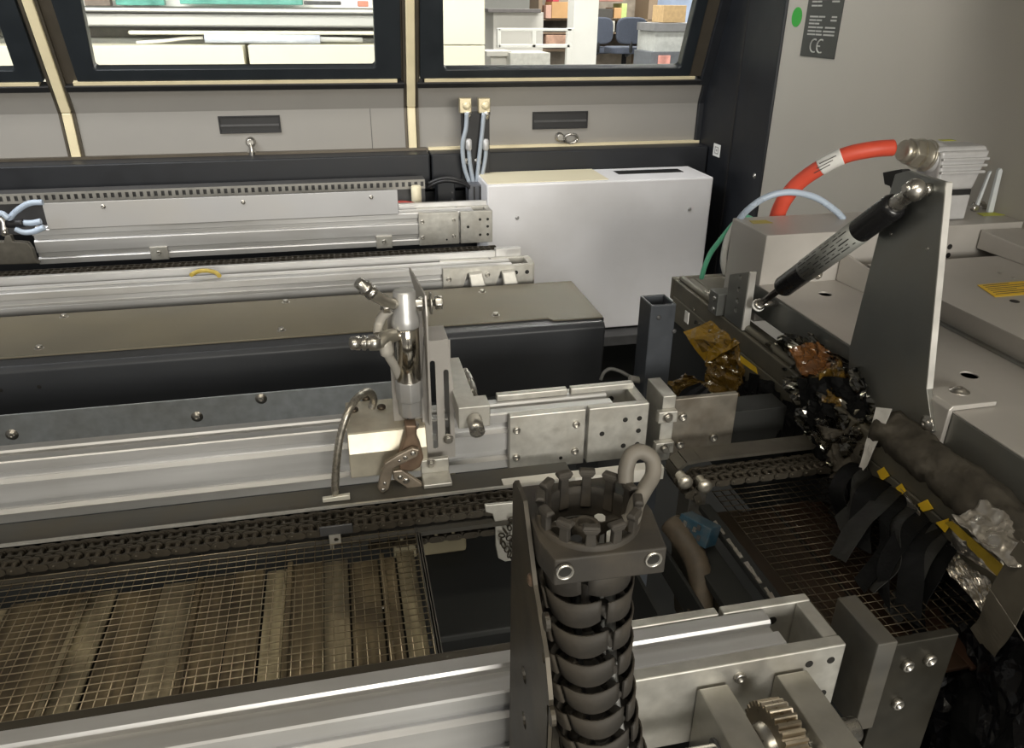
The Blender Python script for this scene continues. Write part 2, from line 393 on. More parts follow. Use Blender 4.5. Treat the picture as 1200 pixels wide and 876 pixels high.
tag(ob('green_dot_sticker', bm, green_s), 'round green sticker beside the type plate', 'sticker')

# unseen lid, added to keep overhead light off the near side
bm = B(); prism(bm, [(-1.45, -.25, 2.14), (-1.45, 1.27, 1.93), (-1.45, 1.29, 1.90), (-1.45, 1.32, 1.90), (-1.45, 1.32, 1.95), (-1.45, -.25, 2.17)], (2.52, 0, 0))
struct('ceiling', bm, panel_g, 'added grey hood lid, unseen, shading the near side of the machine', 'hood lid', bev=.004)

# dark base of the machine below the conveyors
bm = B(); box(bm, -1.45, 1.09, .25, 2.26, .45, .50)
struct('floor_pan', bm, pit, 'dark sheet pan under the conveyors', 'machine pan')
bm = B(); box(bm, -1.45, 1.06, 2.20, 2.25, .5, 1.03)
struct('wall_back_lower', bm, black_p, 'dark lower rear sheet behind the conveyors', 'wall')

# dark beam along the back
bm_ = thing('cross_beam', 'dark navy box beam running below the hood panels', 'beam', (0, 2.15, 1.07))
xs = at_y(505, 195, 2.12).x
for x0, x1 in ((-1.45, xs-.002), (xs+.002, 1.055)):
    b = B(); box(b, x0, x1, 2.12, 2.199, 1.045, 1.139); ob('beam', b, black_p, bm_, .004)
    b = B(); box(b, x0, x1, 2.185, 2.199, 1.1392, 1.1462); ob('top_edge', b, bronze if x0 < 0 else gold, bm_)

# recessed black grips with turn latches on the hood panels
def grip(lbl, a, b, knob, ringed):
    p, q = at_y(*a, KY), at_y(*b, KY); t = thing('recessed_grip', lbl[0], 'grip', ((p.x+q.x)/2, KY, q.z), 'black recessed grips of the hood doors')
    outer = [(p.x, q.z), (q.x, q.z), (q.x, p.z), (p.x, p.z)]; e = .004
    inner = [(p.x+e, q.z+e), (q.x-e, q.z+e), (q.x-e, p.z-e), (p.x+e, p.z-e)]
    bm = B(); holed(bm, outer, [inner], .006, lambda u, v, w: (u, KY-.004+w, v)); ob('rim', bm, black_m, t, .001)
    bm = B(); box(bm, p.x+e*.5, q.x-e*.5, KY-.0012, KY-.0004, q.z+e*.5, p.z-e*.5); ob('pocket', bm, black_m, t)
    bm = B(); box(bm, p.x+e, q.x-e, KY-.0035, KY-.0012, q.z+.4*(p.z-q.z), q.z+.52*(p.z-q.z)); ob('finger_lip', bm, dark_g, t)
    k = at_y(*knob, KY); t2 = thing('turn_latch', lbl[1], 'latch', k, 'turn latches of the hood doors')
    bm = B(); lathe(bm, k, (0, -1, 0), [(0, .013), (.006, .013), (.008, .011), (.018, .010), (.020, .008)], 18); ob('boss', bm, steel, t2)
    bm = B()
    if ringed:
        c = k + Vector((.032, -.016, -.004)); pts = [c+Vector((.019*math.cos(2*PI*i/18), -.003*math.sin(2*PI*i/18), .013*math.sin(2*PI*i/18))) for i in range(19)]
        tube(bm, pts, .0036, 8, 0); tube(bm, [k+Vector((0, -.016, -.004)), c+Vector((-.018, 0, -.006))], .004, 8, 0)
    else:
        tube(bm, [k+Vector((0, -.016, 0)), k+Vector((.001, -.018, -.018)), k+Vector((0, -.016, -.036))], .006, 8, 4, lambda t, i: .004+.005*t)
        box(bm, k.x-.009, k.x+.009, k.y-.01, k.y-.001, k.z-.042, k.z-.02)
    ob('lever', bm, steel, t2)
grip(('black recessed grip under the wide middle window', 'turn latch with a hanging lever under the middle window'), (255, 136), (330, 155), (294, 166), False)
grip(('black recessed grip under the right window', 'turn latch with a loop handle under the right window'), (624, 131), (688, 150), (655, 160), True)

# white machine cover box at the right rear
wx = thing('white_cover_box', 'large white sheet metal box behind the conveyor ends', 'cover box', (.68, 2.0, .66))
bm = B(); box(bm, .368, .996, 1.95, 2.115, .665, 1.086); ob('body', bm, white_p, wx, .004)
a, b = at_z(728, 206, 1.086), at_z(800, 203, 1.086)
bm = B(); box(bm, a.x, b.x+.01, 2.03, 2.075, 1.0862, 1.0872); ob('vent_slot', bm, black_m, wx)
bm = B(); box(bm, .372, .70, 1.965, 2.112, 1.0862, 1.0878); ob('cream_top_strip', bm, mat('cream_paint', (.80, .74, .55), .5, 0, .03, 5), wx)
for px in ((606, 255), (808, 245), (700, 470)):
    screw(wx, at_y(*px, 1.95), (0, -1, 0), .006, 'rivet', mat('grey_rivet%d' % px[0], (.42, .42, .42), .4, .4))
bm = B(); box(bm, .42, 1.05, 1.90, 2.10, .63, .66); tag(ob('dark_sill_plate', bm, dark_g, None, .002), 'dark sheet ledge under the white cover box', 'ledge')

# ------------------------------------------------------------------ conveyor rails
ZT, ZB, XE = 1.05, .972, .358
def profile_pts(yf, yb, zt, zb):
    """40 x 80 slotted extrusion: two T-slots front and rear, one on top"""
    P = []
    def vs(y, sgn, zc):      # front/rear slot going down along z; sgn +1 cuts towards +y
        return [(y, zc+.0065), (y+sgn*.0025, zc+.0048), (y+sgn*.007, zc+.0048), (y+sgn*.007, zc-.0048), (y+sgn*.0045, zc-.0048), (y, zc-.0085)]
    ym = (yf+yb)/2
    P += [(yf, zt-.0015)]
    P += vs(yf, 1, zt-.019) + vs(yf, 1, zt-.058)
    P += [(yf, zb), (yb, zb)]
    P += vs(yb, -1, zt-.058)[::-1] + vs(yb, -1, zt-.019)[::-1]
    P += [(yb, zt-.0015), (yb-.0015, zt)]
    P += [(ym+.0065, zt), (ym+.0048, zt-.0025), (ym+.0048, zt-.007), (ym-.0048, zt-.007), (ym-.0048, zt-.0025), (ym-.0065, zt), (yf+.0015, zt)]
    return P
def rail(label, yf, x0=-1.3, front=True, holes=True):
    """yf = front of the front plates; extrusion 40 mm deep between 10 mm plates"""
    t = thing('conveyor_rail', label, 'conveyor rail', (0, yf+.03, ZB), 'aluminium conveyor rails')
    bm = B(); prism(bm, [(x0, y, z) for y, z in profile_pts(yf+.011, yf+.051, ZT, ZB)], (.313-x0, 0, 0)); ob('extrusion', bm, alu, t)
    for k, (y0, y1) in enumerate(((yf, yf+.0108), (yf+.0512, yf+.06))):
        for j, (a, b) in enumerate(((.177, .2745), (.2785, XE))):
            if k == 0 and not front: continue
            if k == 0 and front == 'long':
                if j: continue
                a, b = .135, XE
            bm = B(); box(bm, a, b, y0, y1, ZB, ZT+.0006); pl = ob('end_plate', bm, alu_plate, t, .0012)
            if k == 0 and front == 'long':
                for x, z in ((.328, ZT-.014), (.347, ZT-.014), (.347, ZT-.05)): bore(pl, (x, y0, z), (0, -1, 0), .0032)
                screw(pl, (.268, y0, ZT-.014), (0, -1, 0), .005, 'socket')
            elif k == 0:
                if j == 0:
                    for x, z in ((.186, ZT-.019), (.262, ZT-.019), (.186, ZT-.058), (.262, ZT-.058)): screw(pl, (x, y0, z), (0, -1, 0), .0048, 'socket')
                    bore(pl, (.244, y0, ZT-.066), (0, -1, 0), .0022)
                else:
                    for x, z in ((.327, ZT-.02), (.346, ZT-.02), (.346, ZT-.038), (.327, ZT-.058), (.346, ZT-.058), (.297, ZT-.037)): bore(pl, (x, y0, z), (0, -1, 0), .0032)
            else:
                for x in (.30, .325) if j else (): bore(pl, (x, y0, ZT-.016), (0, -1, 0), .004)
    bm = B(); box(bm, .3445, XE-.0003, yf+.0111, yf+.0509, ZB, ZT); cp = ob('end_cap', bm, alu_plate, t, .0012)
    return t
rail_m = rail('slotted aluminium rail carrying the air cylinder bracket', .80)
rail_f = rail('nearest aluminium rail, running along the bottom edge', .385, front='long')
rail_r = rail('aluminium rail with a tall grey sheet behind it, farthest back', 1.83, x0=-.67)
r2 = rail('aluminium rail directly behind the taupe cover', 1.39, front=False)

# top strips of the middle rail
for a, b in ((.17, .262), (.267, .352)):
    bm = B(); box(bm, a, b, .842, .852, ZT+.0004, ZT+.009); ob('top_strip', bm, alu_plate, rail_m, .001)
# far rail: sheet on top, clips
bm = B(); box(bm, -.634, .131, 1.838, 1.8435, ZT, 1.107); sh = ob('upright_sheet', bm, mat('pale_cool_sheet', (.52, .52, .53), .45, .3, .04, 8, dirt=(.42, .38, .30), dirt_amt=.4, dscale=4), rail_r, .001)
sh['label'] = 'pale grey upright sheet'
for px in ((121, 242), (285, 237), (435, 231)): screw(sh, at_y(*px, 1.838), (0, -1, 0), .005, 'dome')
def clip(parent, px, yy):
    p = at_y(*px, yy); bm = B(); box(bm, p.x-.019, p.x+.019, yy-.006, yy, p.z-.017, p.z+.013); c = ob('clip', bm, alu_plate, parent, .001)
    screw(c, (p.x, yy-.006, p.z), (0, -1, 0), .005, 'socket')
clip(rail_r, (187, 295), 1.841); clip(rail_r, (450, 282), 1.841)
# rear strip seen above the far rail's end
bm = B(); box(bm, .135, .356, 1.893, 1.905, 1.02, 1.061); ob('rear_strip', bm, alu, rail_r, .001)
# second rail: own end plate with hooked tabs, upper ledge
bm = B()
hk = []
pl_o = [(.176, .985), (.352, .985), (.352, 1.051), (.176, 1.051)]
tri = [[(x-.026, 1.000), (x+.004, 1.000), (x-.008, 1.040), (x-.012, 1.040)] for x in (.236, .300)]
holed(bm, pl_o, tri, .010, lambda u, v, w: (u, 1.39+w, v)); ep = ob('hook_plate', bm, alu_plate, r2, .0008)
for x in (.236, .300):
    bm = B(); hexa(bm, [(x-.006, 1.372, 1.000), (x+.024, 1.372, 1.002), (x+.022, 1.39, 1.002), (x-.006, 1.39, 1.0), (x-.012, 1.376, 1.040), (x+.014, 1.376, 1.042), (x+.014, 1.389, 1.044), (x-.012, 1.389, 1.042)]); ob('hook_tab', bm, alu_plate, ep, .002)
    bm = B(); box(bm, x-.004, x+.026, 1.360, 1.389, .996, 1.0); ob('hook_lip', bm, alu, ep, .001)
for x, z in ((.187, 1.031), (.262, 1.035)): screw(ep, (x, 1.39, z), (0, -1, 0), .0048, 'socket')
for x in (.318, .340): bore(ep, (x, 1.39, 1.036), (0, -1, 0), .004)
bm = B(); box(bm, -1.3, .29, 1.452, 1.462, 1.03, 1.062); box(bm, .29, .342, 1.452, 1.466, 1.03, 1.066); ob('rear_ledge', bm, gold if False else alu, r2, .001)

# toothed rack in front of the beam
rk = thing('toothed_rack', 'long perforated grey strip below the dark beam', 'rack', (-.3, 2.0, 1.07))
z0, z1 = 1.074, 1.097; xa, xb = -1.2, .214
outer = [(xa, z0), (xb, z0), (xb, z1), (xa, z1)]
n = 88; pitch = (xb-xa)/n
holes = [[(xa+(i+.3)*pitch, z0+.006), (xa+(i+.78)*pitch, z0+.006), (xa+(i+.78)*pitch, z0+.018), (xa+(i+.3)*pitch, z0+.018)] for i in range(n)]
bm = B(); holed(bm, outer, holes, .003, lambda u, v, w: (u, 2.0+w, v)); ob('strip', bm, mat('rack_grey', (.30, .29, .265), .5, .4, .15, 30), rk)
bm = B(); box(bm, xa, xb, 2.003, 2.05, z1-.003, z1); box(bm, xa, xb, 2.0062, 2.009, 1.0, z1-.003); ob('flange', bm, dark_g, rk)

# ------------------------------------------------------------------ chains (each link a piece)
def link_mesh(p, w=.0175):
    bm = B()
    for k, y in enumerate((-w, -.0010, w-.0018)):
        # waisted plates, standing on edge
        for s in ((0,),):
            pts = []
            for i in range(7): a = PI/2 + PI*i/6; pts.append((-p*.02 + .0041*math.cos(a), .0041*math.sin(a)))
            for i in range(7): a = -PI/2 + PI*i/6; pts.append((p*1.02 + .0041*math.cos(a), .0041*math.sin(a)))
            prism(bm, [(x, y, z) for x, z in pts], (0, .0018, 0))
    cyl(bm, (0, -w+.002, 0), (0, w-.002, 0), .0031, 8)
    cyl(bm, (0, -w-.0016, 0), (0, w+.0016, 0), .0016, 6)
    return bm
def link_in(p, w=.0155):
    bm = B()
    for y in (-w, -.0045, .0027, w-.0018):
        pts = []
        for i in range(7): a = PI/2 + PI*i/6; pts.append((.0041*math.cos(a), .0041*math.sin(a)))
        for i in range(7): a = -PI/2 + PI*i/6; pts.append((p + .0041*math.cos(a), .0041*math.sin(a)))
        prism(bm, [(x, y, z) for x, z in pts], (0, .0018, 0))
    cyl(bm, (0, -w, 0), (0, w, 0), .0031, 8)
    return bm
def chain(label, pts_fn, n, pitch, yc):
    t = thing('conveyor_chain', label, 'chain', (0, yc, 1.0), 'conveyor chains')
    a = b = None
    for i in range(n):
        p, ang = pts_fn(i)
        if i == 0: o = a = ob('outer_link', link_mesh(pitch), chain_m, t)
        elif i == 1: o = b = ob('inner_link', link_in(pitch), chain_m, t)
        else: o = share('outer_link' if i % 2 == 0 else 'inner_link', a if i % 2 == 0 else b, t, p)
        o.location = p; o.rotation_euler = (0, ang, 0)
    return t
def loop_fn(xe, yc, zt, r, pitch, n_top):
    """right-hand end of a chain loop: top run, half turn on the sprocket, a little of the return run"""
    half = PI*r
    def f(i):
        s = (i-n_top)*pitch
        if s <= 0: return Vector((xe+s, yc, zt)), 0.0
        if s < half:
            a = s/r; return Vector((xe+r*math.sin(a), yc, zt-r+r*math.cos(a))), a
        return Vector((xe-(s-half), yc, zt-2*r)), PI
    return f
PT = .009525
ch1 = chain('oily double roller chain along the front of the middle rail', loop_fn(.205, .704, .996, .0135, PT, 84), 110, PT, .704)
ch2 = chain('roller chain in front of the farthest rail', loop_fn(.322, 1.675, 1.0, .0135, PT*1.35, 98), 104, PT*1.35, 1.675)

def chain_guide(label, y0, y1, yw, zt, sgn, x0=-1.3, x1=.24):
    """flat guide with a bright lip beside the chain, hung from the rail on a web"""
    t = thing('chain_guide', label, 'guide rail', (0, y0, zt), 'chain guides')
    bm = B(); box(bm, x0, x1, min(y0, y1), max(y0, y1), zt-.006, zt); ob('guide_strip', bm, guide_m, t, .0006)
    e = y0; bm = B(); box(bm, x0, x1, min(e, e+sgn*.003), max(e, e+sgn*.003), zt-.014, zt+.0022); ob('bright_lip', bm, alu_plate, t)
    bm = B(); a, b = sorted((y0-sgn*.0425, y0+sgn*.0)); box(bm, x0, x1, a, b, zt-.020, zt-.0145); ob('under_strip', bm, guide_m, t)
    return t
chain_guide('worn steel guide between middle rail and its chain', .7245, .766, .8, 1.0, 1)
bm = B(); box(bm, .155, .352, .727, .742, .985, 1.0015)
tag(ob('white_guide_bar', bm, mat('white_bar', (.74, .72, .66), .4, .3)), 'pale bar at the end of the chain guide below the end plates', 'bar')
gd = thing('guide_ledge', 'dark brown guide ledge on the inner side of the nearest rail', 'guide rail', (0, .47, .98))
bm = B(); box(bm, -1.3, .30, .4455, .494, .990, .998); ob('ledge', bm, mat('brown_guide', (.075, .066, .05), .5, .5, .25, 30, (.2, 1, 1)), gd, .001)
bm = B(); box(bm, -1.3, .30, .4455, .452, .965, .990); ob('web', bm, dark_g, gd)
chain_guide('grimy guide below the farthest rail', 1.698, 1.745, 1.83, .988, 1, x1=.30)

# sprockets
def sprocket(label, c, r):
    t = thing('sprocket', label, 'sprocket', c, 'chain sprockets')
    bm = B(); pts = []; n = 9
    for i in range(n*4):
        rr = r*(1.0 if i % 4 in (1, 2) else .74); a = 2*PI*i/(n*4); pts.append((c[0]+rr*math.cos(a), c[1]-.003, c[2]+rr*math.sin(a)))
    prism(bm, pts, (0, .006, 0)); ob('toothed_wheel', bm, chain_m, t)
    bm = B(); lathe(bm, (c[0], c[1]-.026, c[2]), (0, 1, 0), [(0, .006), (.001, .008), (.006, .0095), (.009, .0095), (.0095, .006), (.024, .006)], 16); h = ob('hub', bm, mat('brassy_hub%d' % int(c[1]*100), (.62, .52, .36), .3, .9, .15, 40), t)
    screw(h, (c[0], c[1]-.026, c[2]), (0, -1, 0), .0042, 'hex')
    return t
sprocket('brassy sprocket hub at the end of the middle chain', (.205, .704, .9825), .0155)
sprocket('small sprocket at the end of the far chain', (.322, 1.675, .9865), .0155)

# ------------------------------------------------------------------ taupe cover between the lanes
cv = thing('trough_cover', 'long charcoal trough with a screwed taupe lid between the conveyors', 'cover', (-.3, 1.25, .9))
bm = B(); prism(bm, [(-1.3, 1.150, .896), (-1.3, 1.145, 1.012), (-1.3, 1.152, 1.019), (-1.3, 1.357, 1.019), (-1.3, 1.357, .896)], (1.719, 0, 0)); ob('trough', bm, cover_f, cv, .003, seg=3)
xs = at_z(646, 372, 1.0225).x
bm = B(); prism(bm, [(-1.3, 1.180, 1.0195), (xs-.006, 1.180, 1.0195), (xs, 1.168, 1.0195), (.421, 1.166, 1.0195), (.421, 1.36, 1.0195), (-1.3, 1.36, 1.0195)], (0, 0, .003)); lid = ob('lid', bm, cover_t, cv, .0006)
bm = B(); box(bm, .4195, .4215, 1.164, 1.36, .90, 1.022); ob('end_sheet', bm, cover_f, cv)
for px in ((75, 371), (46, 408), (335, 354), (330, 387), (565, 342), (581, 369), (-60, 380)): screw(lid, at_z(*px, 1.0225), (0, 0, 1), .0048, 'hex')
for px in ((46, 453), (1, 457)):
    p = at_y(*px, 1.1465); screw(cv, p, (0, -1, 0), .003, 'hole', hole_m, 'bore')
bm = B(); box(bm, -1.3, .06, 1.098, 1.101, .86, .967)
zs = tag(ob('zinc_skirt', bm, zinc, None, .001), 'bluish galvanised skirt strip below the charcoal trough', 'metal strip')
for px in ((14, 509), (231, 488), (306, 467)): screw(zs, at_y(*px, 1.098), (0, -1, 0), .0065, 'dome')

# ------------------------------------------------------------------ wire mesh tray with heater sheets
ty0, ty1, tz, tx0, tx1 = .492, .692, .985, -.52, .047
tr = thing('mesh_tray', 'brown wire mesh lying over the heater sheets of the front lane', 'mesh', (-.2, .6, tz))
src = None
n = 60
for i in range(n):
    x = tx1 - i*(tx1-tx0)/(n-1)
    if src is None:
        bm = B(); cyl(bm, (0, ty0, 0), (0, ty1, 0), .0005, 5); src = ob('wire', bm, wire_m, tr); src.location = (x, 0, tz)
    else: share('wire', src, tr, (x + random.uniform(-.0004, .0004), 0, tz + random.uniform(-.0004, .0004)), (0, 0, random.uniform(-.002, .002)))
src = None
for j in range(23):
    y = ty0 + .004 + j*(ty1-ty0-.008)/22
    if src is None:
        bm = B(); cyl(bm, (tx0, 0, 0), (tx1, 0, 0), .0005, 5); src = ob('wire', bm, wire_m, tr); src.location = (0, y, tz+.0011)
    else: share('wire', src, tr, (0, y, tz+.0011), (0, 0, random.uniform(-.0008, .0008)))
for dx, w in ((.0005, .0012), (.0032, .001), (.0055, .0012)):
    bm = B(); box(bm, tx1+dx, tx1+dx+w, ty0-.004, ty1+.004, tz-.028, tz+.002-dx*.4); ob('end_strip', bm, guide_m, tr)
random.seed(5)
slab_c = mat('pale_heater_sheet', (.36, .31, .20), .5, .2, .5, 30, (3, .25, 1), bump=.2, dirt=(.06, .05, .035), dirt_amt=.9, dscale=14)
edges = [-.435, -.40, -.355, -.325, -.285, -.255, -.212, -.178, -.142, -.110, -.088, -.052, -.026, .006, .024, .0455]
ORD = ['brown heat-stained sheet strip under the wire mesh, %s from the open pit' % w for w in ('first', 'second', 'third', 'fourth', 'fifth', 'sixth', 'seventh', 'eighth', 'ninth', 'tenth', 'eleventh', 'twelfth', 'thirteenth', 'fourteenth', 'fifteenth', 'sixteenth')]
for i, (a, b) in enumerate(zip(edges, edges[1:])):
    g = .004 if i == 8 else random.choice((.0012, .0016, .002)); dz = random.choice((0, -.005, -.010, -.003, -.007))
    bm = B(); z = .966+dz; box(bm, a+g/2, b-g/2, ty0-.012, ty1-.012+random.uniform(-.003, .004), z-.003, z)
    if i % 3 == 1: box(bm, a+g/2, a+.006, ty0-.012, ty1-.014, z, z+.006)
    o = tag(ob('heater_sheet', bm, (slab_m, slab_b, slab_m, slab_m, slab_c)[i % 5], None, .0008), ORD[len(edges)-2-i], 'heater sheet', 'heater sheets under the wire mesh')
    if i == 12:
        for px in ((449, 711), (447, 727), (453, 725)): screw(o, at_z(*px, z), (0, 0, 1), .0022, 'rivet', steel)
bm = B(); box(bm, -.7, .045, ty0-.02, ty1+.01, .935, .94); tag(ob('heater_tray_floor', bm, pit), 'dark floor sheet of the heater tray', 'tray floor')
# small clip hanging on the chain above the mesh
cl = thing('hanging_clip', 'small bent metal tab hanging from the chain over the mesh', 'clip', at_y(393, 632, .683))
p = at_y(393, 620, .684); bm = B(); box(bm, p.x-.016, p.x+.018, p.y-.002, p.y, p.z-.006, p.z+.006); ob('tab', bm, dark_g, cl, .0008)
p = at_y(393, 633, .681); bm = B(); holed(bm, [(p.x-.006, p.z-.010), (p.x-.002, p.z-.010), (p.x-.002, p.z-.004), (p.x+.006, p.z-.004), (p.x+.006, p.z+.008), (p.x-.006, p.z+.008)], [circ(p.x+.001, p.z+.002, .0026, 10)], .0016, lambda u, v, w: (u, p.y-w, v)); ob('drilled_tab', bm, alu_plate, cl)

# ------------------------------------------------------------------ open pit right of the mesh
a, b, c_, d = (at_z(*q, .80) for q in ((489, 650), (720, 625), (720, 705), (508, 748)))
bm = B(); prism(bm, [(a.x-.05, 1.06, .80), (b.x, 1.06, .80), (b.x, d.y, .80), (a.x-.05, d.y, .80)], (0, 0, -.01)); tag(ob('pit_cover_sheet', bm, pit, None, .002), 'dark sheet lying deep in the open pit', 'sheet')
a = at_y(487, 652, .86)
bm = B(); z0 = at_y(487, 652, .87).z; x0 = at_y(487, 652, .87).x; x1 = at_y(547, 646, .87).x; box(bm, x0-.03, x1, .87, 1.0, .8005, z0+.07); tag(ob('beige_duct', bm, mat('beige_dusty', (.20, .175, .11), .6, .1, .2, 10), None, .004), 'dusty beige duct deep in the pit under the middle chain', 'duct')

# bracket arm below the middle chain's sprocket with a slack chain
sa = thing('chain_arm_plate', 'pale rounded arm plate below the middle sprocket', 'bracket', at_y(585, 640, .684))
pts = [at_y(*q, .684) for q in ((568, 592), (608, 588), (612, 610), (606, 640), (604, 656), (592, 658), (584, 654), (581, 640), (580, 612), (577, 602), (569, 600))]
bm = B(); prism(bm, [(p.x, .684, p.z) for p in pts], (0, .004, 0)); ob('arm_plate', bm, alu_plate, sa, .0008)
sc = thing('slack_chain', 'short slack chain hanging on the sprocket arm', 'chain', at_y(592, 630, .68))
src = None
for k, (px, py) in enumerate(((600, 608), (601, 613), (597, 618), (592, 622), (588, 627), (587, 633), (590, 638), (594, 643), (597, 649), (600, 654), (597, 630), (599, 637), (601, 644))):
    p = at_y(px, py, .6805)
    if src is None:
        bm = B(); pts = [(.0042*math.cos(2*PI*i/12), 0, .0026*math.sin(2*PI*i/12)) for i in range(13)]; tube(bm, pts, .0009, 5, 0); src = ob('chain_link', bm, chain_m, sc); src.location = p
    else: share('chain_link', src, sc, p, (k*1.3, k*.7, k*.9))

# ------------------------------------------------------------------ carriage block on the middle rail
bx0, bx1 = at_z(406, 500, 1.062).x, .073
cb = thing('carriage_block', 'stained aluminium block clamped over the middle rail', 'block', ((bx0+bx1)/2, .80, 1.0))
bm = B(); prism(bm, [(bx0, .798, 1.008), (bx0, .768, 1.008), (bx0, .768, 1.040), (bx0, .777, 1.0605), (bx0, .779, 1.062), (bx0, .856, 1.062), (bx0, .856, 1.0515), (bx0, .798, 1.0515)], (bx1-bx0, 0, 0))
ob('block', bm, mat('stained_aluminium', (.60, .56, .46), .4, .6, .15, 40, dirt=(.30, .22, .12), dirt_amt=.4, dscale=25), cb, .0012)
for px in ((415, 481), (447, 478), (429, 467)): screw(cb, at_z(*px, 1.062), (0, 0, 1), .0052, 'socket', mat('dark_screw%d' % px[0], (.10, .08, .06), .4, .8))
# lower angle on the guide
ap = thing('angle_bracket', 'milled angle bracket bolted between the rail and chain guide', 'bracket', at_y(510, 560, .76))
p0, p1 = at_y(493, 540, .765), at_y(527, 567, .765)
bm = B(); box(bm, p0.x, p1.x, .765, .772, 1.0015, p0.z); box(bm, p0.x, p1.x, .74, .765, 1.0008, 1.006); ob('angle', bm, alu_plate, ap, .001)
screw(ap, at_y(505, 543, .765), (0, -1, 0), .0042, 'hex')

# pneumatic cylinder
cx, cy_ = .056, .772
pc = thing('pneumatic_cylinder', 'upright steel air cylinder with elbow fittings on the middle rail', 'air cylinder', (cx, cy_, 1.06))
bm = B(); lathe(bm, (cx, cy_, 1.126), (0, 0, 1), [(0, .0138), (.062, .0138), (.063, .0130)], 28); ob('barrel', bm, mat('polished_steel', (.62, .58, .51), .14, 1.0, .05, 60), pc)
bm = B(); lathe(bm, (cx, cy_, 1.083), (0, 0, 1), [(0, .0125), (.002, .0135), (.019, .0135), (.020, .0152), (.043, .0152), (.0445, .0135)], 8); ob('lower_head', bm, alu, pc, .0006)
bm = B(); lathe(bm, (cx, cy_, 1.189), (0, 0, 1), [(0, .0138), (.002, .0156), (.010, .0150), (.018, .0125), (.040, .0118), (.042, .0105)], 12); ob('upper_head', bm, alu, pc, .0006)
bm = B(); cyl(bm, (cx, cy_, 1.055), (cx, cy_, 1.083), .0045, 14); cyl(bm, (cx, cy_, 1.066), (cx, cy_, 1.070), .009, 16); ob('piston_rod', bm, steel, pc)
bm = B(); cyl(bm, (cx-.026, cy_, 1.214), (cx+.040, cy_, 1.214), .0035, 10); ob('pivot_bolt', bm, bolt_m, pc)
for x in (-.019, .015, .036):
    bm = B(); cyl(bm, (cx+x-.004, cy_, 1.214), (cx+x+.004, cy_, 1.214), .0078, 6); ob('nut', bm, steel, pc, .0008)
bm = B(); cyl(bm, (cx+.0265, cy_, 1.214), (cx+.0285, cy_, 1.214), .012, 18); ob('washer', bm, steel, pc)
brass_n = mat('nickel_fitting', (.52, .49, .42), .35, .85, .12, 50)
def V(px, py, Y): return at_y(px, py, Y)
# upper elbow
el = tag(ob('elbow_fitting', tube(B(), [V(462, 356, .765), V(450, 352, .755), V(441, 347, .748), V(434, 341, .745)], .0062, 10, 4), brass_n, pc))
bm = B(); a, b = V(437, 344, .746), V(419, 330, .742); d_ = (b-a).normalized(); lathe(bm, a, d_, [(0, .0075), (.004, .0075), (.0045, .0066), (.008, .0066), (.0085, .0080), (.012, .0080), (.0125, .0062), (.020, .0058), (.021, .005)], 12); ob('collar', bm, steel, el)
el2 = ob('elbow_fitting', tube(B(), [V(464, 392, .765), V(452, 395, .755), V(446, 400, .75), V(440, 402, .748)], .0075, 10, 4), brass_n, pc)
bm = B(); a, b = V(444, 401, .749), V(414, 402, .744); d_ = (b-a).normalized(); lathe(bm, a, d_, [(0, .0085), (.010, .0085), (.0105, .006), (.014, .006), (.0145, .0080), (.017, .0080), (.0175, .0062), (.020, .0062), (.0205, .0075), (.029, .0070), (.030, .006)], 12); ob('collar', bm, steel, el2)
bm = B(); tube(bm, [V(458, 362, .775), V(449, 370, .775), V(444, 380, .775), V(443, 392, .765)], .0052, 10, 5); ob('tube', bm, mat('grey_air_tube', (.42, .40, .36), .4, .1), pc)
bm = B(); tube(bm, [V(450, 400, .752), V(455, 416, .752), V(462, 428, .760), V(468, 442, .772)], .0058, 10, 5, lambda t, i: .0075 if t < .3 else .0048); ob('tube', bm, MATS['grey_air_tube'], pc)

# side plate of the cylinder mount (stands edge-on)
bk = thing('cylinder_mount', 'thin pointed steel plate carrying the cylinder pivot', 'bracket', (.081, .80, 1.06))
bm = B(); X0 = cx+.0205
sp_ = at_x(479, 313, X0); prof = [(.778, 1.062), (.764, 1.10), (.758, 1.205), (.764, 1.226), (sp_.y-.004, sp_.z+.001), (sp_.y, sp_.z-.006), (.788, 1.19), (.786, 1.062)]
prism(bm, [(X0, y, z) for y, z in prof], (.0022, 0, 0)); ob('side_plate', bm, stain, bk, .0005)
bm = B(); box(bm, cx-.018, X0, .796, .799, 1.062, 1.20); ob('back_plate', bm, stain, bk, .0005)

# slotted U bracket with the stop arm
ub = thing('slotted_bracket', 'bent sheet bracket with two long upright slots', 'bracket', (.095, .79, 1.01))
ux0, ux1 = V(497, 530, .785).x, V(534, 530, .785).x
out = [(ux0, 1.010), (ux1, 1.010), (ux1, 1.10), (.103, 1.160), (.099, 1.164), (.081, 1.164), (.076, 1.159), (ux0, 1.10)]
bm = B(); holed(bm, out, [slot_poly(.0845, 1.082, .0058, .115), slot_poly(.0995, 1.078, .0058, .098)], .0022, lambda u, v, w: (u, .787+w, v)); ob('slotted_face', bm, stain, ub, .0004)
bm = B(); prism(bm, [(.1035, .7892, 1.012), (.1035, .7892, 1.163), (.1035, .845, 1.135), (.1035, .858, 1.12), (.1035, .858, 1.012)], (.0022, 0, 0)); ob('side_flange', bm, stain, ub, .0005)
bm = B(); prism(bm, [(.077, .7892, 1.155), (.077, .7892, 1.164), (.077, .83, 1.164), (.077, .83, 1.162)], (.0265, 0, 0)); ob('top_flange', bm, stain, ub)
screw(ub, (.0995, .787, 1.036), (0, -1, 0), .0045, 'hex')
sa_ = thing('stop_arm', 'square aluminium arm with an end pin, clamped beside the slotted bracket', 'arm', (.12, .80, 1.09))
q0, q1 = at_z(530, 420, 1.10), at_z(547, 482, 1.10)
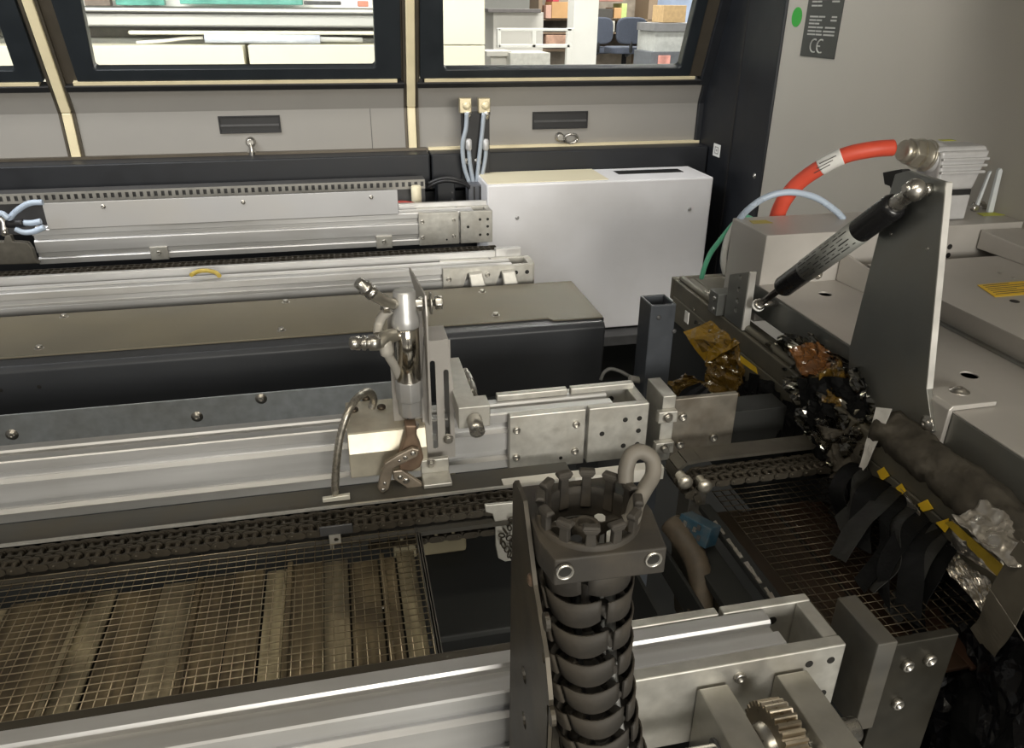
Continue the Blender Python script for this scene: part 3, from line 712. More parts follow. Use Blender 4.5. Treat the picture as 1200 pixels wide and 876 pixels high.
bm = B(); box(bm, .1062, .128, .768, .878, 1.080, 1.10); box(bm, .1062, .142, .742, .768, 1.074, 1.1004); ob('arm', bm, alu_plate, sa_, .0008)
bm = B(); cyl(bm, (.124, .7425, 1.085), (.124, .722, 1.079), .0085, 18); ob('end_pin', bm, steel, sa_)
for y in (.80, .825, .845): screw(sa_, (.128, y, 1.091), (1, 0, 0), .005, 'hex')
bm = B(); tube(bm, [(.131, .85, 1.094), (.134, .83, 1.092), (.134, .80, 1.088), (.132, .785, 1.08)], .004, 8, 5); ob('tension_spring', bm, steel, sa_)

# rusty clevis and levers
rust = mat('rusty_steel', (.20, .135, .095), .5, .6, .3, 60, dirt=(.30, .22, .15), dirt_amt=.6, dscale=40)
lv_m = mat('worn_lever_steel', (.36, .31, .25), .45, .7, .25, 50, dirt=(.16, .11, .07), dirt_amt=.6, dscale=35)
cvz = thing('clevis', 'rust brown clevis on the piston rod', 'clevis', V(482, 540, .758))
pts = [V(*q, .755) for q in ((474, 496), (488, 496), (488, 510), (493, 522), (496, 534), (492, 545), (482, 550), (468, 548), (466, 538), (471, 522), (475, 510))]
bm = B(); prism(bm, [(p.x, .750, p.z) for p in pts], (0, .0165, 0)); ob('fork', bm, rust, cvz, .002)
def lever(lbl, px, Y, w, screws):
    t = thing('lever', lbl, 'lever', V(*px[0], Y), 'levers below the cylinder')
    P = [V(*q, Y) for q in px]; L, R_ = [], []
    for i, p in enumerate(P):
        d = (P[min(i+1, len(P)-1)]-P[max(i-1, 0)]).normalized(); nrm = Vector((-d.z, 0, d.x)); L.append(p+nrm*w); R_.append(p-nrm*w)
    d0 = (P[0]-P[1]).normalized(); d1 = (P[-1]-P[-2]).normalized()
    poly = [L[0], P[0]+d0*w] + R_ + [P[-1]+d1*w] + L[::-1][:-1]
    bm = B(); prism(bm, poly, (0, .006, 0)); o = ob('bar', bm, lv_m, t, .0015)
    for q, r in screws: screw(o, V(*q, Y), (0, -1, 0), r, 'rivet', steel)
lever('L-shaped worn lever reaching down to the guide', ((486, 530), (470, 538), (456, 546), (452, 560), (449, 573)), .742, .0065, (((484, 531), .0035), ((475, 536), .003), ((468, 540), .002), ((451, 566), .0025), ((449, 574), .003)))
lever('short worn lever pointing down right beside the angle bracket', ((466, 556), (478, 564), (490, 572)), .748, .0075, (((469, 559), .0035), ((476, 563), .0045)))

# braided hose with its white clip
bh = thing('braided_hose', 'thin braided steel hose arching beside the carriage block', 'hose', V(393, 580, .742))
P = [V(393, 579, .742), V(393, 560, .742), V(395, 535, .742), V(399, 510, .745), V(407, 485, .75), V(417, 468, .765), V(429, 459, .79), V(436, 462, .805), V(438, 470, .81), V(435, 478, .81)]
bm = B(); tube(bm, P, .0042, 10, 12, lambda t, i: .0040 + .0006*(i % 2)); ob('hose', bm, mat('braided_steel', (.48, .45, .39), .35, .9, .3, 300), bh)
p = V(394, 582, .737); bm = B(); hexa(bm, [(p.x-.015, .736, 1.001), (p.x+.015, .736, 1.001), (p.x+.015, .741, 1.001), (p.x-.015, .741, 1.001), (p.x-.015, .736, 1.006), (p.x+.015, .736, 1.0075), (p.x+.015, .741, 1.0075), (p.x-.015, .741, 1.006)])
tag(ob('hose_clip', bm, mat('pale_clip', (.62, .60, .52), .4, .4), None, .0006), 'pale little strip at the foot of the braided hose', 'clip')

# ------------------------------------------------------------------ cable tower in the foreground
X0, X1, Y0, Y1, ZTW = .088, .153, .302, .374, 1.242
tc_, RC = Vector((.1195, .335, 0)), .0262
tp_ = thing('perforated_post', 'dark perforated upright plate beside the cable tower', 'post', (X0, .335, .86))
out = [(.280, .80), (.3718, .80), (.3718, 1.246), (.366, 1.252), (.345, 1.252), (.318, 1.215), (.290, 1.19), (.280, 1.17)]
hl = []
for px, r in (((641, 728), .005), ((617, 790), .0055), ((617, 843), .0055), ((647, 838), .0055), ((622, 680), .003), ((640, 770), .003)):
    p = at_x(*px, X0-.002); hl.append(circ(p.y, p.z, r, 14))
bm = B(); holed(bm, out, hl, .0025, lambda u, v, w: (X0-.0035+w, u, v)); ob('plate', bm, dusty_pl, tp_, .0005)
bm = B(); box(bm, X0-.0035, X0+.05, .372, .3745, .80, 1.19); ob('rear_flange', bm, dusty_pl, tp_, .0005)
p = at_x(622, 679, X0-.0035); screw(tp_, p, (-1, 0, 0), .004, 'dome', rust)

ct = thing('cable_tower', 'dusty black round cable chain hanging from a clamp block with pegs', 'cable carrier', (tc_.x, tc_.y, .95))
# clamp block with a round opening
out = [(X0+.004, Y0+.002), (X1, Y0), (X1+.005, Y0+.034), (X1+.002, Y1), (X0, Y1), (X0, Y0+.020)]
bm = B(); holed(bm, out, [circ(tc_.x, tc_.y, RC, 36)], .017, lambda u, v, w: (u, v, ZTW-w)); blk = ob('clamp_block', bm, dusty, ct, .0012)
for px in ((663, 672), (767, 657)):
    p = at_y(*px, Y0-.0015); p.y = Y0+.0015
    bm = B(); lathe(bm, p, (0, -1, 0), [(0, .0050), (.0022, .0050), (.0026, .0046), (.0026, .0037), (.0006, .0034)], 20); e = ob('eyelet', bm, steel, blk)
    bm = B(); cyl(bm, p+Vector((0, -.0012, 0)), p+Vector((0, -.0016, 0)), .0034, 16); ob('eyelet_bore', bm, hole_m, e)
# raised rim and pegs
bm = B(); lathe(bm, (tc_.x, tc_.y, ZTW-.001), (0, 0, 1), [(0, RC+.003), (.004, RC+.0028), (.0045, RC+.0022), (.0045, RC+.0004), (0, RC)], 36)
for f in list(bm.faces):
    if len(f.verts) > 4: bm.faces.remove(f)
ob('rim', bm, dusty, blk)
peg = None
for k in range(12):
    a = 2*PI*k/12 + .26; d = Vector((math.cos(a), math.sin(a), 0)); p = tc_ + d*(RC+.0008)
    if peg is None:
        bm = B()
        hexa(bm, [(-.002, -.0032, -.010), (.002, -.0032, -.010), (.002, .0032, -.010), (-.002, .0032, -.010), (-.0018, -.0026, .0115), (.0018, -.0026, .0115), (.0018, .0026, .0115), (-.0018, .0026, .0115)])
        hexa(bm, [(-.0026, -.0032, .0110), (.0026, -.0032, .0110), (.0026, .0032, .0110), (-.0026, .0032, .0110), (-.0028, -.0050, .0140), (.0028, -.0050, .0140), (.0028, .0050, .0140), (-.0028, .0050, .0140)])
        hexa(bm, [(-.0028, -.0050, .0140), (.0028, -.0050, .0140), (.0028, .0050, .0140), (-.0028, .0050, .0140), (-.0018, -.0040, .0156), (.0018, -.0040, .0156), (.0018, .0040, .0156), (-.0018, .0040, .0156)])
        peg = ob('peg', bm, dusty, blk, .0006); peg.location = (p.x, p.y, ZTW); peg.rotation_euler = (0, 0, a)
    else: share('peg', peg, blk, (p.x, p.y, ZTW), (0, 0, a))
# inner hub with three spokes
bm = B(); lathe(bm, (tc_.x, tc_.y+.002, ZTW-.016), (0, 0, 1), [(0, .008), (.010, .008), (.012, .0072), (.012, .005), (.008, .0045), (.008, .002), (.011, .0018), (.011, .0008)], 24)
for k in range(3):
    a = 2*PI*k/3 + .5; d = Vector((math.cos(a), math.sin(a), 0)); s = Vector((-d.y, d.x, 0))*.0028; b0 = tc_+Vector((0, .002, 0))+d*.006; b1 = tc_+d*(RC-.001)
    hexa(bm, [b0-s+Vector((0, 0, ZTW-.016)), b1-s+Vector((0, 0, ZTW-.016)), b1+s+Vector((0, 0, ZTW-.016)), b0+s+Vector((0, 0, ZTW-.016)), b0-s+Vector((0, 0, ZTW-.006)), b1-s+Vector((0, 0, ZTW-.010)), b1+s+Vector((0, 0, ZTW-.010)), b0+s+Vector((0, 0, ZTW-.006))])
ob('hub', bm, dusty, blk, .0006)
# links of the round cable chain: open half shells that overlap, following a curve that leans to the right
def link_shell(a0, a1, r, h, th, n=14):
    bm = B(); rings = []
    for i in range(n+1):
        a = a0+(a1-a0)*i/n; e = abs(2*i/n-1)
        hh = h*(1-.16*e**3); zc = h*.18*e*e
        d = Vector((math.cos(a), math.sin(a), 0)); ro = r*(1.04-.02*e)
        rings.append([bm.verts.new(d*ro*.95+Vector((0, 0, zc-hh/2))), bm.verts.new(d*ro*.985+Vector((0, 0, zc))), bm.verts.new(d*ro*1.03+Vector((0, 0, zc+hh/2))), bm.verts.new(d*(ro*1.03-th)+Vector((0, 0, zc+hh/2))), bm.verts.new(d*(ro*.95-th)+Vector((0, 0, zc-hh/2)))])
    for p, q in zip(rings, rings[1:]):
        for i in range(5):
            j = (i+1) % 5; f = bm.faces.new((p[i], p[j], q[j], q[i])); f.smooth = True
    bm.faces.new(rings[0]); bm.faces.new(rings[-1][::-1])
    return bm
RL = .0262
path = spline([Vector((.1195, .335, 1.226)), Vector((.121, .334, 1.19)), Vector((.125, .333, 1.14)), Vector((.133, .332, 1.085)), Vector((.147, .331, 1.03)), Vector((.165, .33, .98))], 40)
def along(s):
    acc = 0
    for a, b in zip(path, path[1:]):
        l = (b-a).length
        if acc+l >= s: return a+(b-a)*((s-acc)/l), (b-a).normalized()
        acc += l
    return path[-1], (path[-1]-path[-2]).normalized()
lA = lB = lC = None; PL = .0222
for i in range(12):
    c, d = along(.012+i*PL); q = (-d).to_track_quat('Z', 'Y'); tw = .055*i-.12
    for kind in range(3):
        a0, a1 = ((-2.75, -.98), (-.90, .45), (.6, 3.2))[kind]
        src = (lA, lB, lC)[kind]; rot = (q.to_matrix().to_4x4() @ Matrix.Rotation(tw + (.0, .0, .0)[kind], 4, 'Z')).to_euler()
        if src is None:
            o = ob('link_shell', link_shell(a0, a1, RL, .0185, .0014), dusty, ct, .0); o.location = c; o.rotation_euler = rot
            if kind == 0: lA = o
            elif kind == 1: lB = o
            else: lC = o
        else: share('link_shell', src, ct, c+d*(-.003 if kind == 1 else 0), rot)
core = None
for i in range(12):
    c, d = along(.012+i*PL); q = (-d).to_track_quat('Z', 'Y').to_euler()
    if core is None:
        bm = B(); lathe(bm, (0, 0, -.006), (0, 0, 1), [(0, .006), (.004, .0085), (.010, .0085), (.0145, .0055)], 14)
        for a in (-2.2, -.7, .6, 1.9, 3.0):
            dd = Vector((math.cos(a), math.sin(a), 0)); cyl(bm, dd*.006, dd*.0245, .0028, 8)
            lathe(bm, dd*.019+Vector((0, 0, -.001)), (0, 0, 1), [(0, .004), (.004, .0045), (.0065, .003)], 10)
        core = ob('link_core', bm, dusty, ct); core.location = c; core.rotation_euler = q
    else: share('link_core', core, ct, c, q)
# cables inside, and the grey loop of cable on top
for dx, dy, m_ in ((.010, .008, tube_w), (.012, -.008, tube_w), (-.010, .006, tube_k), (-.009, -.008, tube_k)):
    pts = [p+Vector((dx, dy, .01 if i == 0 else 0)) for i, p in enumerate(path[::20])]
    bm = B(); tube(bm, pts, .0034, 8, 4); ob('inner_cable', bm, m_, ct)
lp = [at_y(735, 655, .318), at_y(728, 625, .324), at_y(733, 607, .328), at_y(746, 590, .334), at_y(756, 572, .340), at_y(765, 556, .345), at_y(764, 538, .350), at_y(752, 529, .352), at_y(740, 533, .352), at_y(734, 548, .350), at_y(733, 566, .346)]
lp = [at_z(733, 612, ZTW+.004), at_z(741, 607, ZTW+.006)] + lp[3:]
bm = B(); tube(bm, lp, .0046, 12, 8); tag(ob('cable_loop', bm, mat('dusty_grey_cable', (.145, .132, .112), .6, 0, .15, 60)), 'dusty grey cable loop standing out of the cable tower top', 'cable')

# ------------------------------------------------------------------ gear drive on the nearest rail
ga = thing('gear_drive', 'bearing arms with a steel gear and shaft at the nearest rail', 'gear drive', (.28, .33, .96))
grey_al = mat('dull_aluminium', (.50, .485, .44), .36, .8, .10, 50, dirt=(.30, .27, .20), dirt_amt=.35, dscale=30)
for a, b in ((.2335, .2575), (.2985, .3245)):
    bm = B()
    prism(bm, [(a, .3845, .965), (a, .3845, 1.030), (a, .3815, 1.034), (a, .235, 1.034), (a, .235, .965)], (b-a, 0, 0)); ar = ob('bearing_arm', bm, grey_al, ga, .0012)
    for y in (.345, .31): 
        bm = B(); lathe(bm, (a+.0005, y, 1.010 if y > .33 else .99), (-1, 0, 0), [(0, .010), (.002, .010), (.003, .008), (.003, .005)], 20); ob('bearing', bm, dark_g, ar)
gc = Vector((.278, .338, 1.012))
bm = B(); pts = []; n = 34; R1, R0_ = .0335, .0300
for i in range(n):
    for f, r in ((.0, R0_), (.28, R0_), (.40, R1), (.72, R1)): a = 2*PI*(i+f)/n; pts.append((gc.x-.009, gc.y+r*math.cos(a), gc.z+r*math.sin(a)))
prism(bm, pts, (.018, 0, 0)); gw = ob('gear_wheel', bm, mat('gear_steel', (.48, .42, .33), .3, .95, .15, 60), ga)
bm = B(); lathe(bm, (gc.x-.017, gc.y, gc.z), (1, 0, 0), [(0, .017), (.0085, .020), (.0265, .020), (.034, .016)], 24); ob('gear_hub', bm, steel, gw)
bm = B(); lathe(bm, (.150, gc.y+.004, 1.010), (1, 0, 0), [(0, .009), (.195, .009), (.1965, .0078)], 20); ob('shaft', bm, steel, ga)

# ------------------------------------------------------------------ oven hood at the right
K = .95                                   # deck 380 mm below the camera
XD, ZD, ZF = .6095, 1.12, 1.075           # deck left edge, deck top, flange bottom
YC0, YC1, ZC = 1.008, 1.116, 1.197        # rear channel
dk = thing('oven_hood', 'stainless sheet hood deck with folded edges right of the conveyor', 'hood', (.85, .65, 1.06))
dpx = [(967, 344), (1136, 439), (1125, 610)]
hl = [circ(at_z(*q, ZD).x, at_z(*q, ZD).y, .0095, 18) for q in dpx[:2]]
bm = B(); holed(bm, [(XD, .12), (1.06, .12), (1.06, YC0), (XD, YC0)], hl, .0025, lambda u, v, w: (u, v, ZD-w)); ob('deck', bm, stain, dk, .001)
bm = B(); box(bm, XD, XD+.0025, .12, 1.06, ZF, ZD-.0026); ob('edge_flange', bm, stain_pl, dk, .0008)
bm = B(); box(bm, XD+.003, 1.06, .12, 1.05, 1.085, 1.088); ob('inner_sheet', bm, pit, dk)
# rear channel
cn = thing('rear_channel', 'stainless box channel across the back of the oven hood', 'channel', (.84, 1.06, ZD))
xe_ = 1.063
bm = B(); prism(bm, [(XD+.002, YC0, 1.06), (XD+.002, YC0, ZC), (XD+.002, YC1, ZC), (XD+.002, YC1, 1.06)], (xe_-XD-.002, 0, 0)); ob('channel', bm, stain, cn, .0015)
for px in ((959, 322), (1139, 307)): screw(cn, at_y(*px, YC0), (0, -1, 0), .0055, 'dome')
for px in ((1113, 289), (1111, 299)): screw(cn, at_y(*px, YC0), (0, -1, 0), .0042, 'hole', hole_m, 'bore')
# yellow marks on the channel
for i, (px, w) in enumerate((((891, 260), .028), ((1160, 251), .034))):
    p = at_z(*px, ZC+.0006); bm = B(); prism(bm, [(p.x-w*.6, p.y-.008, p.z), (p.x+w*.6, p.y-.010, p.z), (p.x+w*.5, p.y+.009, p.z), (p.x-w*.5, p.y+.010, p.z)], (0, 0, .0005))
    tag(ob('yellow_mark', bm, mat('olive_mark%d' % i, ((.42, .34, .07), (.48, .50, .06))[i], .5)), ('ochre tape mark on the left end of the rear channel', 'lime paint mark on the channel beside the connector')[i], 'mark')
# raised covers on the deck
rc_ = thing('raised_cover', 'raised stainless cover with a yellow warning label on the deck', 'cover', (.9, .6, ZD))
zr = 1.158
bm = B(); prism(bm, [(.776, .12, ZD), (.757, .12, zr), (1.062, .12, zr), (1.062, .12, ZD)], (0, .845, 0)); ob('cover', bm, stain, rc_, .0015)
bm = B(); box(bm, .768, .774, .12, .965, ZD+.0005, ZD+.004); ob('foot_flange', bm, stain_pl, rc_)
for px in ((1135, 395), (1180, 302), (1189, 353)):
    screw(rc_, at_z(*px, zr if px[0] > 1150 else ZD+.001), (0, 0, 1), .0058 if px[0] > 1180 else .004, 'hole', hole_m, 'bore')
p = [at_z(*q, zr+.0005) for q in ((1145, 334), (1203, 329), (1225, 343), (1166, 348))]
yl_ = thing('warning_label', 'yellow warning label on the raised cover', 'label', p[0])
bm = B(); prism(bm, p, (0, 0, .0005)); ls = ob('label_sheet', bm, yellow, yl_)
for i in range(6):
    f = (i+.7)/7; a = p[0].lerp(p[3], f).lerp(p[1].lerp(p[2], f), .08); b = p[0].lerp(p[3], f).lerp(p[1].lerp(p[2], f), .9 if i % 3 else .6)
    w = (p[3]-p[0])*.016; bm = B(); prism(bm, [a-w+Vector((0,0,.0006)), b-w+Vector((0,0,.0006)), b+w+Vector((0,0,.0006)), a+w+Vector((0,0,.0006))], (0, 0, .0002)); ob('print_line', bm, print_k, ls)
rb = thing('rear_cover_box', 'small stainless box cover in front of the channel at far right', 'cover', (.98, .95, zr))
x0 = at_y(1157, 290, .985).x
bm = B(); prism(bm, [(x0, YC0-.002, zr), (x0, YC0-.002, zr+.030), (x0+.004, .88, zr+.022), (x0+.004, .88, zr)], (1.062-x0-.004, 0, 0)); ob('box', bm, stain, rb, .0015)
for px in ((1172, 319), (1188, 325)): screw(rb, at_z(*px, zr+.002), (0, 0, 1), .003, 'rivet')
# folded box left of the bracket, behind the gas spring
fb = thing('folded_box', 'low folded stainless box behind the upright bracket', 'cover', (.72, .98, ZD))
a = at_y(1006, 300, .965); x1 = at_y(1100, 300, .965).x
bm = B(); prism(bm, [(a.x, YC0-.002, ZD), (a.x, YC0-.002, ZD+.047), (a.x+.01, .90, ZD+.03), (a.x+.01, .90, ZD)], (.757-a.x-.012, 0, 0)); ob('box', bm, stain, fb, .0015)

# upright bracket plate with foot
XB = XD-.0072
ub2 = thing('upright_bracket', 'tall tapered steel bracket plate with a bright front edge', 'bracket', (XB, .64, ZD))
f = lambda q: at_x(*q, XB)
P = [f((1096, 505)), f((1089, 455)), f((1101, 345)), f((1113, 232)), f((1112, 214)), f((1066, 200)), f((1052, 204)), f((1040, 245)), f((998, 408)), f((996, 470)), f((1010, 500))]
P[3] = P[1].lerp(P[4], .95); P[2] = P[1].lerp(P[4], .5)
bm = B(); prism(bm, [(XB-.0035, p.y, p.z) for p in P], (.007, 0, 0)); pl = ob('plate', bm, stain_pl, ub2, .0006)
E0, E1 = P[1], P[4]
bm = B(); prism(bm, [(XB-.0038, E0.y-.0010, E0.z), (XB-.0038, E1.y-.0010, E1.z), (XB-.0038, E1.y+.0008, E1.z+.0008), (XB-.0038, E0.y+.0004, E0.z)], (.0076, 0, 0)); ob('cut_edge', bm, mat('bright_cut_steel', (.72, .71, .68), .35, .5), pl)
for px in ((1047, 274), (1090, 291)): screw(pl, (XB-.0036, f(px).y, f(px).z), (-1, 0, 0), .0025, 'rivet', steel)
# bent foot over the deck edge
p = at_z(1108, 470, ZD); y1 = p.y+.022; y0 = p.y-.022
bm = B(); prism(bm, [(XD-.0118, y0, 1.080), (XD-.0118, y0, ZD+.002), (XD-.006, y0, ZD+.0065)] and [(XD-.006, y0, 1.080), (XD-.006, y0, ZD+.002), (XD-.002, y0, ZD+.0065), (XD+.052, y0, ZD+.0065), (XD+.052, y0, ZD+.0012), (XD-.0005, y0, ZD+.0005), (XD-.0008, y0, 1.080)], (0, y1-y0, 0)); ft = ob('foot', bm, stain, ub2, .001)
screw(ft, at_z(1124, 458, ZD+.0065), (0, 0, 1), .008, 'dome')
screw(pl, (XB-.0036, at_x(1086, 496, XB-.0036).y, at_x(1086, 496, XB-.0036).z), (-1, 0, 0), .007, 'dome')

# gas spring
XG = XD-.028
gs = thing('gas_spring', 'black gas spring with a printed silver label', 'gas spring', at_x(887, 357, XG))
A, Bq = at_x(889, 357, XG), at_x(1068, 226, XG)
d = (Bq-A).normalized(); L = (Bq-A).length
f_ = lambda px: (at_x(*px, XG)-A).dot(d)
s1, s2, s3 = f_((916, 337)), f_((1052, 245)), f_((1038, 250))
s4, s5 = f_((945, 315)), f_((1008, 268))
bm = B(); cyl(bm, A, A+d*(s1+.01), .0048, 14); ob('piston_rod', bm, mat('dark_rod', (.10, .09, .085), .25, .9), gs)
RG = .0145
bm = B(); lathe(bm, A+d*s1, d, [(0, .010), (.004, RG-.001), (.007, RG), (s2-s1-.006, RG), (s2-s1-.002, RG*.9), (s2-s1, RG*.72)], 28); ob('cylinder', bm, mat('gloss_black', (.012, .012, .013), .28, 0, .1, 20), gs)
bm = B(); lathe(bm, A+d*s4, d, [(0, RG+.0002), (0, RG+.0005), (s5-s4, RG+.0005), (s5-s4, RG+.0002)], 32); lab = ob('silver_label', bm, mat('silver_label', (.33, .34, .32), .4, .3, .05, 30), gs)
sd, td = frame_of(d); vdir = (CAM-A); vdir = (vdir-d*vdir.dot(d)).normalized(); wdir = d.cross(vdir)
random.seed(11)
for row, ang in enumerate((-.9, -.62, -.30, 0.0, .28, .55)):
    s_ = s4+.005
    while s_ < s5-.008:
        ln = random.uniform(.008, .022) if row % 2 else random.uniform(.004, .012)
        c0 = A+d*s_; c1 = A+d*min(s_+ln, s5-.004); n_ = vdir*math.cos(ang)+wdir*math.sin(ang); tv = (-vdir*math.sin(ang)+wdir*math.cos(ang))*(.0006 if row % 2 else .0004)
        o_ = n_*(RG+.0006); bm = B(); prism(bm, [c0+o_-tv, c1+o_-tv, c1+o_+tv, c0+o_+tv], n_*.0002); ob('print_line', bm, print_k, lab)
        s_ += ln+random.uniform(.002, .012)
# ball joint ends
bm = B(); lathe(bm, A+d*(s2-.004), d, [(0, .0085), (.004, .009), (.010, .009), (.012, .0078), (.020, .0078), (.026, .0072), (.031, .004)], 18); ob('ball_socket', bm, steel, gs)
c = at_x(1070, 222, XG)
bm = B(); bmesh.ops.create_uvsphere(bm, u_segments=20, v_segments=12, radius=.0118, matrix=Matrix.Translation(c+Vector((0, -.002, 0)))); 
for fc in bm.faces: fc.smooth = True
lathe(bm, c+Vector((-.013, -.002, .002)), (1, 0, 0), [(0, .004), (.003, .0055), (.006, .0055)], 14)
cyl(bm, c, (XB-.002, c.y-.002, c.z), .0055, 12); lathe(bm, (XB-.010, c.y-.002, c.z), (1, 0, 0), [(0, .0072), (.007, .0072)], 6); ob('ball_joint', bm, steel, gs)
bm = B(); lathe(bm, A+d*-.004, d, [(0, .003), (.002, .0075), (.006, .0085), (.008, .0085), (.010, .006)], 18); ob('rod_eye', bm, steel, gs)
c2 = A+d*.003; bm = B(); lathe(bm, c2+d*-.0065, d, [(0, .0095), (.003, .0095), (.0032, .0075)], 20); ob('white_washer', bm, white_l, gs)
bm = B(); cyl(bm, A, (XD, A.y, A.z), .004, 10); ob('rod_pin', bm, steel, gs)
# black plastic hook behind the ball joint
p = [at_x(*q, XB+.008) for q in ((1034, 202), (1055, 198), (1062, 206), (1052, 222), (1046, 226), (1042, 218), (1036, 216))]
bm = B(); prism(bm, p, (.012, 0, 0)); tag(ob('black_hook', bm, black_m, None, .001), 'black plastic hook behind the bracket top', 'hook')

# drilled hinge plate at the lower end of the spring
hp = thing('drilled_angle', 'drilled steel angle standing at the gas spring foot', 'bracket', at_x(870, 375, XD-.04))
XH = XD-.036
ya, yb_ = at_x(878, 318, XH).y, at_x(856, 314, XH).y
out = [(ya, 1.062), (yb_, 1.062), (yb_, at_x(856, 322, XH).z), (ya, at_x(878, 318, XH).z)]
hs = [circ(at_x(*q, XH).y, at_x(*q, XH).z, .0040, 12) for q in ((868, 325), (866, 339), (864, 352), (862, 363))]
bm = B(); holed(bm, out, hs, .003, lambda u, v, w: (XH+w, u, v)); ob('drilled_face', bm, stain_pl, hp, .0005)
bm = B(); hexa(bm, [(XH, ya-.004, 1.062), (XH+.012, ya-.004, 1.062), (XH+.012, ya, 1.062), (XH, ya, 1.062), (XH, ya-.004, out[3][1]), (XH+.010, ya-.004, out[3][1]), (XH+.010, ya, out[3][1]), (XH, ya, out[3][1])]); ob('bright_edge', bm, MATS['bright_cut_steel'], hp, .0006)
bm = B(); box(bm, XH-.012, XD, yb_+.004, yb_+.034, 1.062, 1.098); o = ob('clamp_block', bm, stain_pl, hp, .001)
for dz in (.008, .026): screw(o, (XH-.012, yb_+.014, 1.062+dz), (-1, 0, 0), .0045, 'dome')

# lip of the oven body in front of the hood
lipm = mat('olive_grey_metal', (.15, .142, .115), .45, .55, .2, 20, dirt=(.24, .21, .15), dirt_amt=.5, dscale=14)
lp_ = thing('oven_lip', 'olive grey steel lip along the oven opening', 'lip', (.59, .8, 1.0))
bm = B(); box(bm, .573, XD+.0, .15, 1.225, 1.030, 1.0605); box(bm, .573, .578, .15, 1.225, .985, 1.030); ob('lip', bm, lipm, lp_, .002)
bm = B(); box(bm, .5735, .70, 1.2255, 1.24, 1.02, 1.0608); box(bm, XD+.001, .70, 1.118, 1.2254, 1.02, 1.0608); ob('corner_plate', bm, lipm, lp_, .002)
bm = B(); tube(bm, [(.5835, 1.215, 1.064), (.5835, .93, 1.064), (.5835, .70, 1.064)], .006, 8, 3); ob('bead', bm, lipm, lp_)
screw(lp_, at_z(830, 345, 1.0612), (0, 0, 1), .008, 'socket', steel)
bm = B(); box(bm, .5785, .60, .15, 1.22, .80, .985); tag(ob('oven_front_sheet', bm, pit), 'dark sheet below the oven lip', 'sheet')

# cable connector on the channel with red hose
cx0 = at_y(1086, 200, 1.06).x; cx1 = at_y(1143, 185, 1.06).x; cz = at_y(1112, 174, 1.035).z
cnn = thing('cable_connector', 'pale grey industrial connector housing on the rear channel', 'connector', ((cx0+cx1)/2, 1.06, ZC))
cg = mat('pale_grey_cast', (.56, .56, .57), .45, .3, .06, 60)
xl0 = at_y(1090, 250, 1.035).x; xl1 = at_y(1132, 250, 1.035).x; zm = at_y(1112, 226, 1.035).z
bm = B(); hexa(bm, [(xl0, 1.035, ZC+.001), (xl1, 1.035, ZC+.001), (xl1, 1.085, ZC+.001), (xl0, 1.085, ZC+.001), (xl0, 1.035, zm-.004), (xl1, 1.035, zm-.004), (xl1, 1.085, zm-.004), (xl0, 1.085, zm-.004)]); ob('base_housing', bm, cg, cnn, .003)
bm = B(); box(bm, xl0+.001, xl1-.001, 1.036, 1.084, zm-.004, zm+.004); ob('black_gasket', bm, black_m, cnn)
bm = B(); hexa(bm, [(xl0, 1.034, zm+.004), (xl1, 1.034, zm+.004), (xl1, 1.086, zm+.004), (xl0, 1.086, zm+.004), (cx0-.004, 1.032, cz-.004), (cx1, 1.032, cz-.004), (cx1, 1.088, cz-.004), (cx0-.004, 1.088, cz-.004)]); hd = ob('hood_housing', bm, cg, cnn, .005, seg=3)
bm = B(); hexa(bm, [(cx0-.010, 1.036, cz-.006), (cx1-.001, 1.036, cz-.006), (cx1-.001, 1.084, cz-.006), (cx0-.010, 1.084, cz-.006), (cx0-.004, 1.040, cz+.002), (cx1-.004, 1.040, cz+.002), (cx1-.004, 1.080, cz+.002), (cx0-.004, 1.080, cz+.002)]); ob('top_cap', bm, cg, hd, .003)
for i in range(3):
    z = cz-.016-i*.010; bm = B(); box(bm, cx0-.001+i*.001, cx1-.002-i*.001, 1.0285, 1.034, z-.0022, z+.0022); ob('rib', bm, cg, hd, .0012)
p = at_z(1110, 164, cz+.0025); bm = B(); box(bm, p.x-.012, p.x+.012, p.y-.006, p.y+.006, cz+.002, cz+.0026); ob('yellow_mark', bm, MATS['olive_mark1'], hd)
g0 = at_y(1093, 184, 1.06); g1 = at_y(1040, 172, 1.06); gd_ = (g1-g0).normalized(); gl_ = (g1-g0).length
bm = B(); lathe(bm, g0-gd_*.01, gd_, [(0, .024), (.012, .024), (.020, .022), (.022, .0215)], 24); ob('neck', bm, cg, hd)
bm = B(); lathe(bm, g0+gd_*.011, gd_, [(0, .0245), (.004, .0245), (.0045, .021), (.018, .021), (.0185, .0235), (.0185, .0235)], 24); gl2 = ob('gland_body', bm, brass_n, cnn, .0008)
bm = B(); lathe(bm, g0+gd_*.029, gd_, [(0, .0215), (.003, .0225), (.015, .0225), (.018, .018)], 6); ob('gland_nut', bm, brass_n, gl2, .001)
bm = B(); lathe(bm, g0+gd_*.046, gd_, [(0, .0175), (.012, .0160), (.013, .014)], 20); ob('gland_sleeve', bm, brass_n, gl2)
